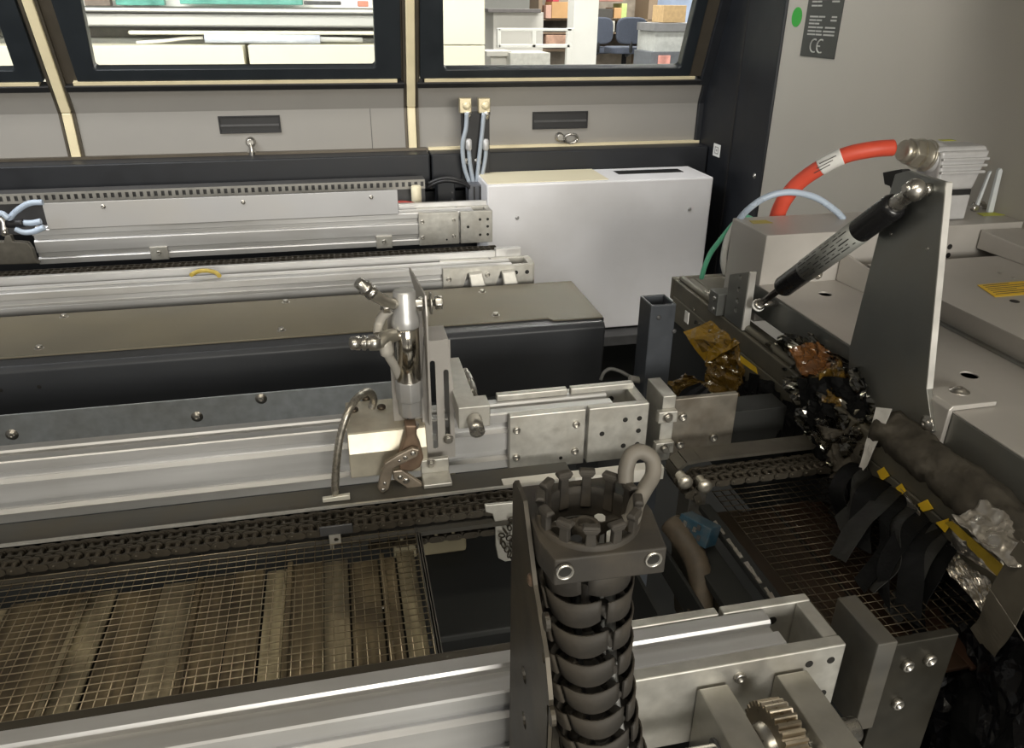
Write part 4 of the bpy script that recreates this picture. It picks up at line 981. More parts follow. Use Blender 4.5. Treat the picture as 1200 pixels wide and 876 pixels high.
# locking lever and white fin
cl2 = thing('locking_clip', 'bright locking clip at the connector foot', 'clip', at_z(1138, 248, ZC))
p = at_z(1140, 247, ZC); bm = B(); tube(bm, [p+Vector((-.005, -.004, .004)), p+Vector((.004, .004, .012)), p+Vector((.022, .006, .010)), p+Vector((.030, .008, .001))], .004, 8, 5); lathe(bm, p+Vector((-.002, -.005, .006)), (0, -1, 0), [(0, .006), (.003, .006), (.004, .004)], 12); ob('lever', bm, steel, cl2)
fn = thing('white_fin', 'upright pale plastic fin beside the connector', 'fin', at_z(1163, 249, ZC))
p = at_z(1160, 249, ZC+.0005); q = at_y(1175, 197, p.y)
bm = B(); prism(bm, [(p.x-.003, p.y, ZC+.0005), (p.x+.007, p.y, ZC+.0005), (q.x+.002, p.y, q.z-.004), (q.x-.002, p.y, q.z), (q.x-.006, p.y, q.z-.003)], (0, .006, 0)); ob('fin', bm, mat('pale_plastic', (.62, .66, .68), .35, 0, .04, 20), fn, .001)
bm = B(); prism(bm, [(p.x-.020, p.y+.012, ZC+.0005), (p.x-.014, p.y+.012, ZC+.0005), (q.x-.007, p.y+.012, q.z-.006), (q.x-.011, p.y+.012, q.z-.008)], (0, .005, 0)); ob('fin', bm, MATS['pale_plastic'], fn, .001)

# red hose with a white printed sleeve
YR = 1.06
rp_ = [at_y(1046, 173, YR), at_y(1022, 175, YR+.005), at_y(990, 182, YR+.02), at_y(960, 197, YR+.04), at_y(935, 215, YR+.06), at_y(917, 238, YR+.075), at_y(909, 262, YR+.085), at_y(906, 300, YR+.09)]
rh = thing('red_hose', 'thick red rubber hose arching from the connector', 'hose', rp_[-1])
bm = B(); tube(bm, rp_, .0125, 16, 10); ob('hose', bm, red_m, rh)
sp = spline(rp_, 20); n_ = len(sp); i0 = int(n_*.30); i1 = int(n_*.43)
bm = B(); tube(bm, sp[i0:i1], .0130, 16, 0); sl = ob('white_sleeve', bm, white_l, rh)
for k in range(3):
    i = i0+3+k*3; c = sp[i]; dd = (sp[i+4]-sp[i]).normalized(); vd = (CAM-c); vd = (vd-dd*vd.dot(dd)).normalized(); up_ = dd.cross(vd)
    o_ = c+vd*.0132+up_*(.004-.004*k); bm = B(); prism(bm, [o_, o_+dd*.026, o_+dd*.026+up_*.0012, o_+up_*.0012], vd*.0002); ob('print_line', bm, print_k, sl)

# pale blue tube, green wire, grey tube at the channel's left end
bt = [at_z(988, 256, ZC), at_y(978, 246, 1.075), at_y(955, 231, 1.08), at_y(925, 225, 1.085), at_y(898, 231, 1.09), at_y(876, 246, 1.10), at_y(864, 262, 1.12), at_y(857, 284, 1.14)]
bm = B(); tube(bm, bt, .0052, 12, 8); tag(ob('blue_air_tube', bm, tube_b), 'pale blue air tube arching over the rear channel', 'tube')
gw_ = [at_y(884, 258, 1.119), at_y(872, 254, 1.122), at_y(860, 262, 1.125), at_y(845, 280, 1.135), at_y(833, 296, 1.145), at_y(826, 312, 1.15), at_y(822, 326, 1.155)]
bm = B(); tube(bm, gw_, .0042, 10, 8); tag(ob('green_wire', bm, tube_g), 'green wire dropping from the channel end to the oven corner', 'wire')
gt = [at_y(862, 262, 1.122), at_y(852, 282, 1.124), at_y(848, 305, 1.124), at_y(851, 322, 1.124)]
bm = B(); tube(bm, gt, .0058, 10, 6); tag(ob('grey_tube', bm, tube_w), 'grey white tube curving down behind the channel end', 'tube')

# square tube post between white box and oven lip
sq = thing('square_post', 'dark grey open square tube standing behind the middle rail end', 'post', (.44, .97, .5))
a = at_y(763, 358, .95); b = at_y(793, 356, .95); zt_ = a.z
o_ = [(a.x, .95), (b.x, .95), (b.x, .993), (a.x, .993)]; i_ = [(a.x+.004, .954), (b.x-.004, .954), (b.x-.004, .989), (a.x+.004, .989)]
bm = B(); holed(bm, o_, [i_], zt_-.5, lambda u, v, w: (u, v, zt_-w)); ob('tube', bm, mat('charcoal_tube', (.052, .058, .068), .4, .2, .1, 30), sq, .0015)
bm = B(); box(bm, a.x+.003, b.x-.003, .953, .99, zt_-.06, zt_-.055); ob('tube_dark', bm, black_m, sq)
for px in ((772, 372), (790, 388)): screw(sq, at_y(*px, .95), (0, -1, 0), .004, 'rivet', dark_g)
p = at_x(805, 372, b.x); bm = B(); box(bm, b.x, b.x+.0008, p.y-.004, p.y+.008, p.z-.008, p.z+.008); tag(ob('post_sticker', bm, white_l), 'tiny white sticker on the square post', 'sticker')

# low grey partition and a grey cable behind the middle rail end
bm = B(); hexa(bm, [(.43, 1.17, .55), (.50, 1.17, .55), (.60, 1.60, .55), (.43, 1.60, .55), (.43, 1.17, .80), (.47, 1.17, .80), (.47, 1.60, .80), (.43, 1.60, .80)])
tag(ob('grey_partition', bm, dark_g, None, .002), 'low dark grey partition right of the charcoal trough', 'partition')
cb_ = [at_y(704, 445, 1.0), at_y(708, 436, 1.0), at_y(716, 432, 1.0), at_y(727, 435, .99), at_y(738, 441, .98), at_y(748, 445, .97)]
gcb = thing('grey_cable', 'grey cable with a pale plug arching behind the rail end', 'cable', cb_[-1])
bm = B(); tube(bm, cb_, .0028, 8, 6); ob('cable', bm, mat('mid_grey_cable', (.16, .16, .155), .5), gcb)
bm = B(); e = cb_[-1]; tube(bm, [e+Vector((-.014, 0, .004)), e, e+Vector((.008, 0, -.002))], .0055, 8, 3); ob('plug', bm, mat('pale_plug', (.32, .31, .29), .5), gcb)

# ------------------------------------------------------------------ oven lane: brackets, chain, mesh
def end_bracket(lbl, yf, xr=.480, dark=False):
    t = thing('rail_bracket', lbl, 'bracket', (.43, yf+.02, .97), 'oven rail brackets')
    ap_ = guide_m if dark else alu_plate
    bm = B(); box(bm, .392, xr, yf, yf+.008, .90 if dark else .955, 1.052); o = ob('plate', bm, mat('worn_plate%d' % int(yf*100), (.045, .042, .034) if dark else (.24, .22, .185), .42, .6, .2, 40, dirt=(.04, .035, .025) if dark else (.13, .10, .07), dirt_amt=.6, dscale=25), t, .001)
    for x, z in ((.410, 1.028), (.430, 1.03), (.412, .985)) if dark else ((.405, 1.026), (.405, .985), (.452, .99)): screw(o, (x, yf, z), (0, -1, 0), .0055, 'socket')
    bm = B(); box(bm, .374, .3915, yf-.004, yf+.05, .965, 1.06); o2 = ob('side_plate', bm, ap_, t, .001)
    for z in () if dark else (1.035, .99):
        bm = B(); box(bm, .366, .391, yf-.014, yf-.0042, z-.008, z+.008); c = ob('clamp_lug', bm, alu_plate, o2, .001); screw(c, (.378, yf-.014, z), (0, -1, 0), .0048, 'hex')
    if not dark: bm = B(); box(bm, .3925, .56, yf+.0085, yf+.0495, .966, 1.02); ob('rail_body', bm, pit, t, .001)
    return t
end_bracket('worn bracket plate at the oven end of the middle rail', .80)
end_bracket('dark bracket plate right of the nearest rail end', .375, .452, True)
og = thing('oven_chain_guide', 'rounded steel guide end at the oven mouth', 'guide rail', (.45, .74, .97))
bm = B(); P = [Vector((.70, .742, 1.004)), Vector((.40, .742, 1.004)), Vector((.382, .742, 1.002)), Vector((.372, .742, .994)), Vector((.369, .742, .982)), Vector((.374, .742, .970))]
for p, q in zip(P, P[1:]):
    dd = (q-p).normalized(); nn = Vector((-dd.z, 0, dd.x))*.0022
    hexa(bm, [p-nn+Vector((0, -.014, 0)), q-nn+Vector((0, -.014, 0)), q-nn+Vector((0, .014, 0)), p-nn+Vector((0, .014, 0)), p+nn+Vector((0, -.014, 0)), q+nn+Vector((0, -.014, 0)), q+nn+Vector((0, .014, 0)), p+nn+Vector((0, .014, 0))])
ob('guide', bm, mat('dark_guide', (.13, .12, .10), .4, .7, .2, 40), og)
def oven_fn(i):
    n_turn = 4
    if i < n_turn: a = PI*(i+.5)/n_turn; return Vector((.388-.011*math.sin(PI-a), .708, .982-.011*math.cos(a)*1.0)), PI-a-PI/2+PI
    return Vector((.388+(i-n_turn)*PT, .708, .994)), 0.0
ch3 = chain('oily roller chain entering the oven mouth', oven_fn, 30, PT, .708)
for k, px in enumerate(((805, 567), (828, 572))):
    p = at_y(*px, .682); bm = B(); lathe(bm, p+Vector((0, .02, 0)), (0, -1, 0), [(0, .006), (.012, .006), (.013, .0085), (.018, .0085), (.019, .006), (.020, .0035)], 14)
    tag(ob('chain_pin', bm, brass_n), ('bright chain pin end at the oven guide corner', 'brassy chain pin end right of its twin at the oven guide')[k], 'pin')
oily = mat('oily_wire', (.06, .048, .032), .4, .85, .3, 30)
om = thing('oven_mesh', 'dark oily wire mesh inside the oven mouth', 'mesh', (.5, .6, .985))
src = None
for i in range(17):
    x = .40+i*.0105
    if src is None: bm = B(); cyl(bm, (0, .44, 0), (0, .692, 0), .00065, 5); src = ob('wire', bm, oily, om); src.location = (x, 0, .984)
    else: share('wire', src, om, (x, 0, .984))
src = None
for j in range(25):
    y = .444+j*.0102
    if src is None: bm = B(); cyl(bm, (.398, 0, 0), (.568, 0, 0), .0006, 5); src = ob('wire', bm, oily, om); src.location = (0, y, .9852)
    else: share('wire', src, om, (0, y, .9852))
for i, (a, b) in enumerate(((.404, .44), (.443, .48), (.484, .53), (.534, .572))):
    bm = B(); box(bm, a, b, .42, .69, .950-.004*(i % 2), .954-.004*(i % 2)); tag(ob('oven_sheet', bm, mat('burnt_sheet%d' % i, (.032+.004*i, .022, .013), .45, .4, .3, 15, (3, .4, 1)), None, .001), 'dark burnt sheet strip under the oven mesh, %s from its open end' % ('first', 'second', 'third', 'fourth')[i], 'sheet', 'sheets under the oven mesh')
of = thing('oven_sill', 'dark sheet sill with a torn foil strip before the oven mesh', 'sill', (.37, .55, .95))
bm = B(); box(bm, .350, .384, .40, .69, .935, .945); box(bm, .384, .398, .40, .69, .960, .968); box(bm, .330, .3345, .40, .69, .90, .935); ob('sill', bm, pit, of, .001)
bm = B(); random.seed(21); n_ = 26; y = .655
for i in range(n_):
    y2 = y-.0082; w0 = random.uniform(.0012, .0024)+ (.0012 if i > 14 else 0); z = .9685+random.uniform(0, .0012)
    if i % 5 != 3 or i > 14: hexa(bm, [(.387-w0, y2, z-.001), (.387+w0, y2, z-.001), (.387+w0, y, z-.001), (.387-w0, y, z-.001), (.387-w0, y2, z), (.387+w0*.6, y2, z+.001), (.387+w0, y, z+.001), (.387-w0, y, z)])
    y = y2
ob('torn_foil', bm, mat('torn_foil', (.34, .31, .27), .4, .7, .3, 200), of)
# blue framed module and brown hose in the gap
bl = thing('blue_module', 'small blue framed module in the gap before the oven', 'module', at_y(818, 625, .64))
bmat_ = mat('worn_blue', (.025, .075, .115), .45, .1, .3, 60, dirt=(.10, .08, .06), dirt_amt=.6, dscale=60)
c = at_y(818, 620, .64)
bm = B(); box(bm, -.012, .012, -.020, .020, -.012, .012); o = ob('frame', bm, bmat_, bl, .001); o.location = c; o.rotation_euler = (0, math.radians(18), math.radians(32))
for k, (u, v) in enumerate(((-.009, -.004), (-.002, .003), (.005, -.002), (.011, .004), (-.006, .007), (.002, -.008))):
    bm = B(); box(bm, -.0132, -.0118, u-.0022, u+.0022, v-.003, v+.003); q = ob('inner_piece', bm, (dark_g, steel)[k % 2], o); q.matrix_parent_inverse = Matrix(); q.location = (0, 0, 0)
bh_ = [at_y(786, 612, .66), at_y(800, 630, .64), at_y(815, 655, .62), at_y(822, 685, .60), at_y(820, 720, .58)]
bm = B(); tube(bm, bh_, .013, 14, 8, lambda t, i: .013+.0008*(i % 2)); tag(ob('brown_hose', bm, mat('brown_corrugated', (.085, .066, .045), .6, 0, .3, 60)), 'brown grimy corrugated hose below the blue module', 'hose')
bm = B(); hexa(bm, [(.375, .50, .80), (.39, .50, .80), (.39, .70, .80), (.375, .70, .80), (.355, .50, .94), (.362, .50, .94), (.362, .70, .94), (.355, .70, .94)]); tag(ob('gap_side_sheet', bm, mat('grimy_sheet', (.10, .09, .065), .5, .4, .25, 20)), 'grimy upright sheet beside the brown hose', 'sheet')
bm = B(); box(bm, .376, .398, .70, .73, .86, .985); tag(ob('grey_side_block', bm, guide_m, None, .001), 'grey block below the oven chain guide end', 'block')
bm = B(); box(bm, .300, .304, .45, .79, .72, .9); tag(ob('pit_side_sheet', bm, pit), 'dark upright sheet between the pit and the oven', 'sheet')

# ------------------------------------------------------------------ tape, film and foil along the oven lip
def film(name, col, rough, alpha=1.0, metal=0, var=.2, scale=60, spec=.8, dirt=None):
    return mat(name, col, rough, metal, var, scale, alpha=alpha, spec=spec, rvar=.04, bump=.5, bscale=90, dirt=dirt, dirt_amt=.5, dscale=30)
amber = film('amber_film', (.30, .17, .012), .12, .82)
amber_d = film('dark_amber_film', (.13, .075, .012), .10, .85)
clear = bpy.data.materials.new('clear_film'); clear.use_nodes = True
_n = clear.node_tree.nodes; _l = clear.node_tree.links; _n.remove(_n['Principled BSDF'])
_t = _n.new('ShaderNodeBsdfTransparent'); _t.inputs[0].default_value = (.86, .85, .80, 1)
_g = _n.new('ShaderNodeBsdfGlossy'); _g.inputs['Roughness'].default_value = .06; _g.inputs[0].default_value = (.95, .93, .88, 1)
_f = _n.new('ShaderNodeFresnel'); _f.inputs[0].default_value = 1.8; _m = _n.new('ShaderNodeMixShader')
_l.new(_f.outputs[0], _m.inputs[0]); _l.new(_t.outputs[0], _m.inputs[1]); _l.new(_g.outputs[0], _m.inputs[2]); _l.new(_m.outputs[0], _n['Material Output'].inputs[0])
clear_b = film('brown_clear_film', (.22, .095, .03), .12, .8)
black_t = film('black_cloth_tape', (.004, .0042, .0045), .7, 1, 0, .3, spec=.12)
grey_t = film('grey_tape', (.016, .016, .015), .6, 1, 0, .25, spec=.2)
gloss_t = film('gloss_black_foil', (.004, .004, .005), .2, 1, 0, .2, spec=.4)
foil = film('silver_foil', (.62, .58, .52), .28, 1, .9, .15)
cloth = film('grey_brown_wrap', (.060, .053, .042), .75, 1, 0, .3, spec=.2)
def crumple(bm, c, nu, nv, amp, seed, fold=3.0):
    """sheet over the corners c (p00, p10, p11, p01) with sharp random folds"""
    p00, p10, p11, p01 = (Vector(q) for q in c); n = (p10-p00).cross(p01-p00).normalized(); sz = max((p10-p00).length, (p01-p00).length); off = Vector((seed*7.3, seed*3.1, seed*1.7))
    g = []
    for i in range(nu+1):
        row = []
        for j in range(nv+1):
            u, v = i/nu, j/nv; p = p00.lerp(p10, u).lerp(p01.lerp(p11, u), v)
            q = p/sz*fold + off
            h = 1-2*abs(noise.noise(q)) ; h2 = noise.noise(q*2.3); h3 = noise.noise(q*4.1+off)
            e = Vector((noise.noise(q+Vector((9, 0, 0))), noise.noise(q+Vector((0, 9, 0))), noise.noise(q+Vector((0, 0, 9)))))
            row.append(bm.verts.new(p + n*amp*(h*.8+h2*.6+h3*.35) + e*amp*.7))
        g.append(row)
    for i in range(nu):
        for j in range(nv):
            a, b, c_, d = g[i][j], g[i+1][j], g[i+1][j+1], g[i][j+1]
            if (i+j) % 2: bm.faces.new((a, b, c_)); bm.faces.new((a, c_, d))
            else: bm.faces.new((a, b, d)); bm.faces.new((b, c_, d))
    return bm
def sheet(name, lbl, cat, px, X, m, amp=.006, seed=1, nu=14, nv=14, fold=3.0, parent=None, th=.0004, group=None, smooth=False):
    """px: four pixel corners; X: a number or four, the distance to the right at which each corner lies"""
    xs = X if isinstance(X, (tuple, list)) else [X]*4
    bm = crumple(B(), [at_x(*q, x) for q, x in zip(px, xs)], nu, nv, amp, seed, fold)
    o = ob(name, bm, m, parent, smooth=smooth); md = o.modifiers.new('film', 'SOLIDIFY'); md.thickness = th; md.offset = 0
    if not parent: tag(o, lbl, cat, group)
    return o
def ribbon(bm, pts, w, seed=0, wob=.15, n=8, th=.0007):
    """tape strip: centre line pts, width vector w"""
    P = spline(pts, n); w = Vector(w); rows = []
    for i, p in enumerate(P):
        t = i/(len(P)-1); k = noise.noise(Vector((seed*5.1, t*3, 0))); k2 = noise.noise(Vector((seed*2.7, 8, t*3)))
        d = (P[min(i+1, len(P)-1)]-P[max(i-1, 0)]).normalized(); nn = d.cross(w).normalized()
        ww = w*(1+.15*k) + nn*(w.length*wob*2.2*k2*t)
        o = nn*w.length*.02
        rows.append([bm.verts.new(p-ww), bm.verts.new(p+o*k*.6), bm.verts.new(p+ww)])
    for a, b in zip(rows, rows[1:]):
        for i in range(2): f = bm.faces.new((a[i], a[i+1], b[i+1], b[i]))
    return bm
def strip(parent, pts, w, m, seed, wob=.15, name='strip', lbl=None, cat=None, group=None):
    o = ob(name, ribbon(B(), pts, w, seed, wob), m, parent); md = o.modifiers.new('tape', 'SOLIDIFY'); md.thickness = .0007; md.offset = 0
    if not parent: tag(o, lbl, cat, group)
    return o

# clear scrap and amber film at the back end of the lip
sheet('clear_film_scrap', 'crumpled clear film scrap on the back end of the lip', 'film', ((812, 352), (850, 356), (862, 384), (815, 378)), (.575, .59, .59, .57), clear, .010, 3, 12, 12)
af = thing('amber_film', 'crumpled amber film sheet taped over the back of the oven lip', 'film', at_x(840, 440, .56))
sheet('flat_sheet', 0, 0, ((801, 388), (832, 374), (868, 402), (826, 425)), (.548, .572, .572, .548), amber, .004, 5, 10, 10, 2, af)
sheet('crumpled_tail', 0, 0, ((815, 400), (862, 396), (880, 470), (838, 470)), (.545, .57, .57, .545), amber_d, .013, 8, 18, 18, 4, af)
sheet('crumpled_tail', 0, 0, ((822, 430), (866, 430), (868, 500), (836, 480)), (.54, .56, .56, .535), amber_d, .012, 9, 16, 16, 4, af)
sheet('loose_flap', 0, 0, ((783, 448), (800, 437), (832, 450), (795, 470)), (.53, .545, .55, .535), amber_d, .008, 12, 12, 12, 3, af)
p = [at_x(*q, .5725) for q in ((868, 416), (886, 430), (888, 438), (868, 424))]
bm = B(); prism(bm, p, (-.0006, 0, 0)); tag(ob('yellow_tape_bit', bm, yellow), 'short bright yellow tape piece beside the amber film', 'tape')

# black tape bundle below the amber film
bb = thing('black_tape_bundle', 'tangle of black tape ends over the worn bracket plate', 'tape', at_x(820, 480, .52))
for k in range(9):
    a = at_x(822+k*3, 452+k*2, .548); b = at_x(800+k*5, 462+k*4, .525); c = at_x(792+k*7+random.uniform(-4, 4), 480+k*4, .512); d = at_x(800+k*7, 500+k*3, .508)
    strip(bb, [a, b, c, d], Vector((.001, .007, .003)), (black_t, gloss_t)[k % 2], k+1, .3)
# dark cloth strips in front of the lip's middle
ds = thing('black_strip_curtain', 'black cloth strips hanging from the oven lip over the mesh', 'strip curtain', at_x(930, 500, .55))
for k, (px, m_) in enumerate(((( (868, 440), (864, 470), (858, 500), (860, 512)), black_t), (((884, 438), (880, 475), (884, 505), (890, 528)), black_t), (((896, 452), (890, 485), (905, 515), (912, 530)), grey_t), (((908, 458), (905, 490), (918, 520), (926, 536)), black_t), (((924, 470), (922, 505), (938, 535), (944, 545)), black_t), (((940, 480), (942, 515), (950, 540), (955, 560)), black_t), (((955, 520), (958, 545), (968, 565), (972, 590)), grey_t), (((975, 520), (980, 550), (984, 580), (978, 608)), grey_t), (((990, 530), (996, 560), (990, 590), (984, 625)), black_t), (((872, 452), (880, 480), (876, 505), (870, 515)), grey_t), (((915, 470), (925, 500), (920, 520), (930, 545)), black_t))):
    xs = (.571, .560, .550, .545); strip(ds, [at_x(*q, x) for q, x in zip(px, xs)], Vector((0, .013, -.004)), m_, k+20, .35)
sheet('black_cloth_fold', 0, 0, ((862, 445), (905, 440), (915, 530), (870, 505)), (.565, .572, .548, .545), black_t, .010, 31, 14, 14, 2.5, ds)
sheet('black_cloth_fold', 0, 0, ((905, 470), (950, 478), (955, 550), (915, 535)), (.565, .572, .548, .545), black_t, .010, 33, 14, 14, 2.5, ds)

# clear film clump with an amber brown core
cf = thing('clear_film_clump', 'big crumpled clump of clear film around brown paper on the lip', 'film', at_x(970, 480, .55))
sheet('brown_core', 0, 0, ((922, 405), (960, 400), (990, 432), (940, 440)), (.575, .60, .60, .57), clear_b, .008, 40, 14, 14, 3, cf)
sheet('brown_core', 0, 0, ((948, 440), (985, 420), (1000, 470), (960, 480)), (.565, .59, .585, .56), amber_d, .008, 41, 14, 14, 3, cf)
sheet('clear_fold', 0, 0, ((893, 400), (950, 388), (1010, 440), (925, 460)), (.575, .60, .598, .565), clear, .013, 42, 22, 22, 4.5, cf)
sheet('clear_fold', 0, 0, ((918, 440), (1005, 430), (1032, 495), (945, 520)), (.560, .592, .585, .548), clear, .015, 43, 24, 24, 4.5, cf)
sheet('clear_fold', 0, 0, ((950, 490), (1030, 490), (1018, 560), (965, 555)), (.550, .580, .572, .545), clear, .014, 44, 22, 22, 4.5, cf)
sheet('grey_fold', 0, 0, ((930, 445), (1010, 440), (1020, 530), (955, 540)), (.558, .588, .575, .548), black_t, .010, 47, 16, 16, 3, cf)
sheet('grey_fold', 0, 0, ((955, 500), (1022, 500), (1008, 560), (968, 560)), (.552, .572, .560, .546), cloth, .010, 48, 14, 14, 3, cf)
# bright foil flag
ff = sheet('foil_flag', 'shiny folded foil flag at the end of the clear film clump', 'foil', ((1026, 477), (1044, 479), (1016, 545), (1002, 560)), (.570, .575, .560, .556), film('bright_foil', (.80, .78, .74), .38, 1, .45, .08), .0025, 50, 8, 8, 1.6)

# dark wrap roll on the lip, in front of the bracket
wr = thing('wrapped_roll', 'dark grey brown cloth wrap rolled along the lip', 'wrap', at_z(1100, 560, 1.062))
c0, c1 = Vector((.590, .655, 1.068)), Vector((.590, .33, 1.064))
bm = B(); nS, nR = 44, 20; rings = []
for i in range(nS+1):
    t = i/nS; c = c0.lerp(c1, t); ring = []
    for k in range(nR):
        a = 2*PI*k/nR; q = Vector((math.cos(a)*1.2+3, t*9, math.sin(a)*1.2)); r = .0185 + .008*noise.noise(Vector((math.cos(a)*.9+3+t*2, t*5, math.sin(a)*.9))) + .006*(1-2*abs(noise.noise(Vector((math.cos(a)*1.3-t*6, t*14+a*.5, 5)))))
        ring.append(bm.verts.new(c+Vector((math.cos(a)*r*1.15, 0, math.sin(a)*r*.95))))
    rings.append(ring)
for a, b in zip(rings, rings[1:]):
    for k in range(nR):
        j = (k+1) % nR; f_2 = bm.faces.new((a[k], a[j], b[j], b[k])); f_2.smooth = True
bm.faces.new(rings[0][::-1]); bm.faces.new(rings[-1]); ob('roll', bm, cloth, wr)
sheet('loose_wrap', 0, 0, ((1012, 500), (1060, 486), (1110, 545), (1060, 575)), (.578, .603, .603, .578), cloth, .004, 55, 14, 14, 2, wr, smooth=True)

# yellow tape line and pieces on the lip face
for k, px in enumerate((((1028, 552), (1036, 547), (1043, 557), (1034, 563)), ((1050, 571), (1057, 566), (1062, 575), (1056, 580)), ((1076, 590), (1087, 585), (1094, 596), (1080, 600)), ((1097, 612), (1112, 607), (1112, 618), (1108, 624)))):
    bm = B(); prism(bm, [at_x(*q, .5715) for q in px], (-.0006, 0, 0)); tag(ob('yellow_tape_piece', bm, yellow), ('yellow tape dab on the lip, nearest the film clump', 'small yellow tape dab between the first dab and grey tape end', 'yellow tape dab at the grey tape end', 'yellow tape dab touching the long yellow tape')[k], 'tape', 'yellow tape dabs on the lip')
bm = B(); prism(bm, [at_x(*q, .5705) for q in ((1108, 612), (1116, 610), (1183, 668), (1176, 682))], (-.0008, 0, 0))
tag(ob('yellow_tape_line', bm, mat('dull_yellow_tape', (.42, .29, .03), .4, 0, .2, 40)), 'long dull yellow tape strip along the lip under the foil', 'tape')
# silver foil wraps
fo = thing('silver_foil_wrap', 'wrinkled silver foil folded over the lip at the right edge', 'foil', at_x(1160, 640, .58))
a, b, c, d = at_z(1116, 606, 1.070), at_z(1150, 582, 1.082), at_z(1240, 640, 1.082), at_z(1188, 664, 1.070)
bm = crumple(B(), [a, b, c, d], 22, 26, .0045, 60, 4); o = ob('top_fold', bm, foil, fo, smooth=True); md = o.modifiers.new('film', 'SOLIDIFY'); md.thickness = .0004
sheet('front_fold', 0, 0, ((1114, 608), (1188, 664), (1190, 690), (1112, 640)), (.572, .572, .568, .568), foil, .003, 61, 18, 10, 4, fo)
sheet('hanging_fold', 0, 0, ((1106, 636), (1158, 676), (1158, 726), (1104, 660)), (.566, .566, .545, .550), foil, .006, 62, 18, 16, 3, fo)
# hanging strips along the front of the lip
hs_ = thing('tape_strip_curtain', 'dense curtain of black and grey tape strips below the yellow tape', 'strip curtain', at_x(1080, 640, .55))
sheet('cloth_back', 0, 0, ((1000, 540), (1120, 640), (1100, 730), (985, 610)), (.5715, .5715, .552, .552), black_t, .004, 66, 16, 10, 2, hs_)
for k, (top, end, m_, w) in enumerate((((1008, 542), (985, 600), black_t, .013), ((1020, 552), (995, 622), grey_t, .013), ((1034, 562), (1000, 645), black_t, .014), ((1048, 572), (1010, 665), grey_t, .012), ((1060, 582), (1018, 682), black_t, .014), ((1070, 590), (1032, 690), grey_t, .013), ((1082, 600), (1042, 705), black_t, .015), ((1092, 612), (1056, 718), black_t, .015), ((1102, 622), (1070, 735), grey_t, .010), ((1110, 634), (1085, 752), black_t, .016))):
    a_ = at_x(*top, .5712); z_ = at_z(*end, .991 - (.012*max(0, k-6))); m1 = a_.lerp(z_, .35)+Vector((-.012, 0, .012)); m2 = a_.lerp(z_, .72)+Vector((-.006, 0, .004)) 
    random.seed(k+300); z_ += Vector((random.uniform(-.016, .010), random.uniform(-.02, .02), 0)); m2 += Vector((random.uniform(-.012, .012), random.uniform(-.012, .012), random.uniform(0, .012)))
    strip(hs_, [a_, m1, m2, z_], Vector((random.uniform(-.005, .005), w*random.uniform(.6, 1.15), random.uniform(-.006, .004))), m_, k+50, .14)
for k, (px, w, m_) in enumerate((((1076, 584), (1066, 596), (1062, 606)), .012, grey_t) if False else ((((1062, 580), (1070, 592), (1068, 604)), .010, foil), (((1058, 720), (1072, 722), (1084, 712)), .010, lipm))):
    strip(None, [at_x(*q, .562) for q in px], Vector((0, w, .002)), m_, k+90, .2, 'tape_end', ('bright curled tape end hanging beside a yellow dab', 'glinting brown tape end among the black strips')[k], 'tape')
# lower black curtain mass
bcu = thing('black_foil_curtain', 'glossy black foil curtain hanging at the lower right', 'curtain', at_x(1130, 800, .5))
for k in range(8):
    x0 = 1060+k*24
    sheet('foil_fall', 0, 0, ((x0, 690+k*6), (x0+46, 700+k*6), (x0+40, 915), (x0-26, 900)), (.566, .568, .50-.004*k, .492-.004*k), (gloss_t, black_t)[k % 2], .009, 70+k, 10, 22, 3.2, bcu)
# crossing grey tapes at the right edge
for k, (px, w) in enumerate(((((1212, 652), (1186, 690), (1166, 730), (1150, 756)), .016), (((1166, 700), (1190, 735), (1215, 775)), .014))):
    strip(None, [at_x(*q, .545-.004*k) for q in px], Vector((0, w, .006)), mat('taupe_tape%d' % k, (.12, .108, .085), .4, 0, .15, 40), k+100, .1, 'crossed_tape', ('taupe tape strip slanting down left over the foil', 'taupe tape strip crossing under the slanting one')[k], 'tape', 'crossed taupe tapes')

# ------------------------------------------------------------------ small things at the back of the machine
# fittings with pale tubes in front of the hood panel
YF = 2.105
fp = thing('fitting_plate', 'black upright plate carrying two brass hose fittings', 'plate', at_y(556, 215, YF))
a, b = at_y(540, 131, YF), at_y(574, 216, YF)
bm = B(); box(bm, a.x, b.x, YF, YF+.004, b.z, a.z); ob('plate', bm, black_m, fp, .001)
for px in ((547, 190), (560, 190)): screw(fp, at_y(*px, YF), (0, -1, 0), .008, 'dome')
for k, px in enumerate(((545, 123), (567, 123))):
    p = at_y(*px, YF-.004); t = thing('brass_fitting', ('left', 'right')[k] + ' brass hose fitting on top of the black plate', 'fitting', p, 'brass hose fittings')
    bm = B(); box(bm, p.x-.016, p.x+.016, YF-.012, YF+.006, p.z-.020, p.z+.018); o = ob('block', bm, mat('brassy_block%d' % k, (.50, .44, .30), .4, .7), t, .002)
    bm = B(); lathe(bm, (p.x+.003, YF-.012, p.z), (0, -1, 0), [(0, .011), (.004, .011), (.008, .009), (.011, .004)], 16); ob('knob', bm, gold, o)
    bm = B(); lathe(bm, (p.x+.006, YF-.010, p.z-.016), (0, 0, -1), [(0, .010), (.010, .010), (.012, .007), (.020, .006)], 12); ob('barb', bm, steel, o)
tubes = (((547, 132), (546, 150), (542, 170), (544, 195), (550, 214)), ((549, 168), (550, 185), (552, 200), (555, 216)), ((567, 132), (565, 155), (562, 180), (560, 200), (558, 216)), ((569, 168), (569, 182), (566, 200), (562, 216)))
grt = mat('grey_blue_tube', (.36, .41, .47), .4, 0, .05, 20)
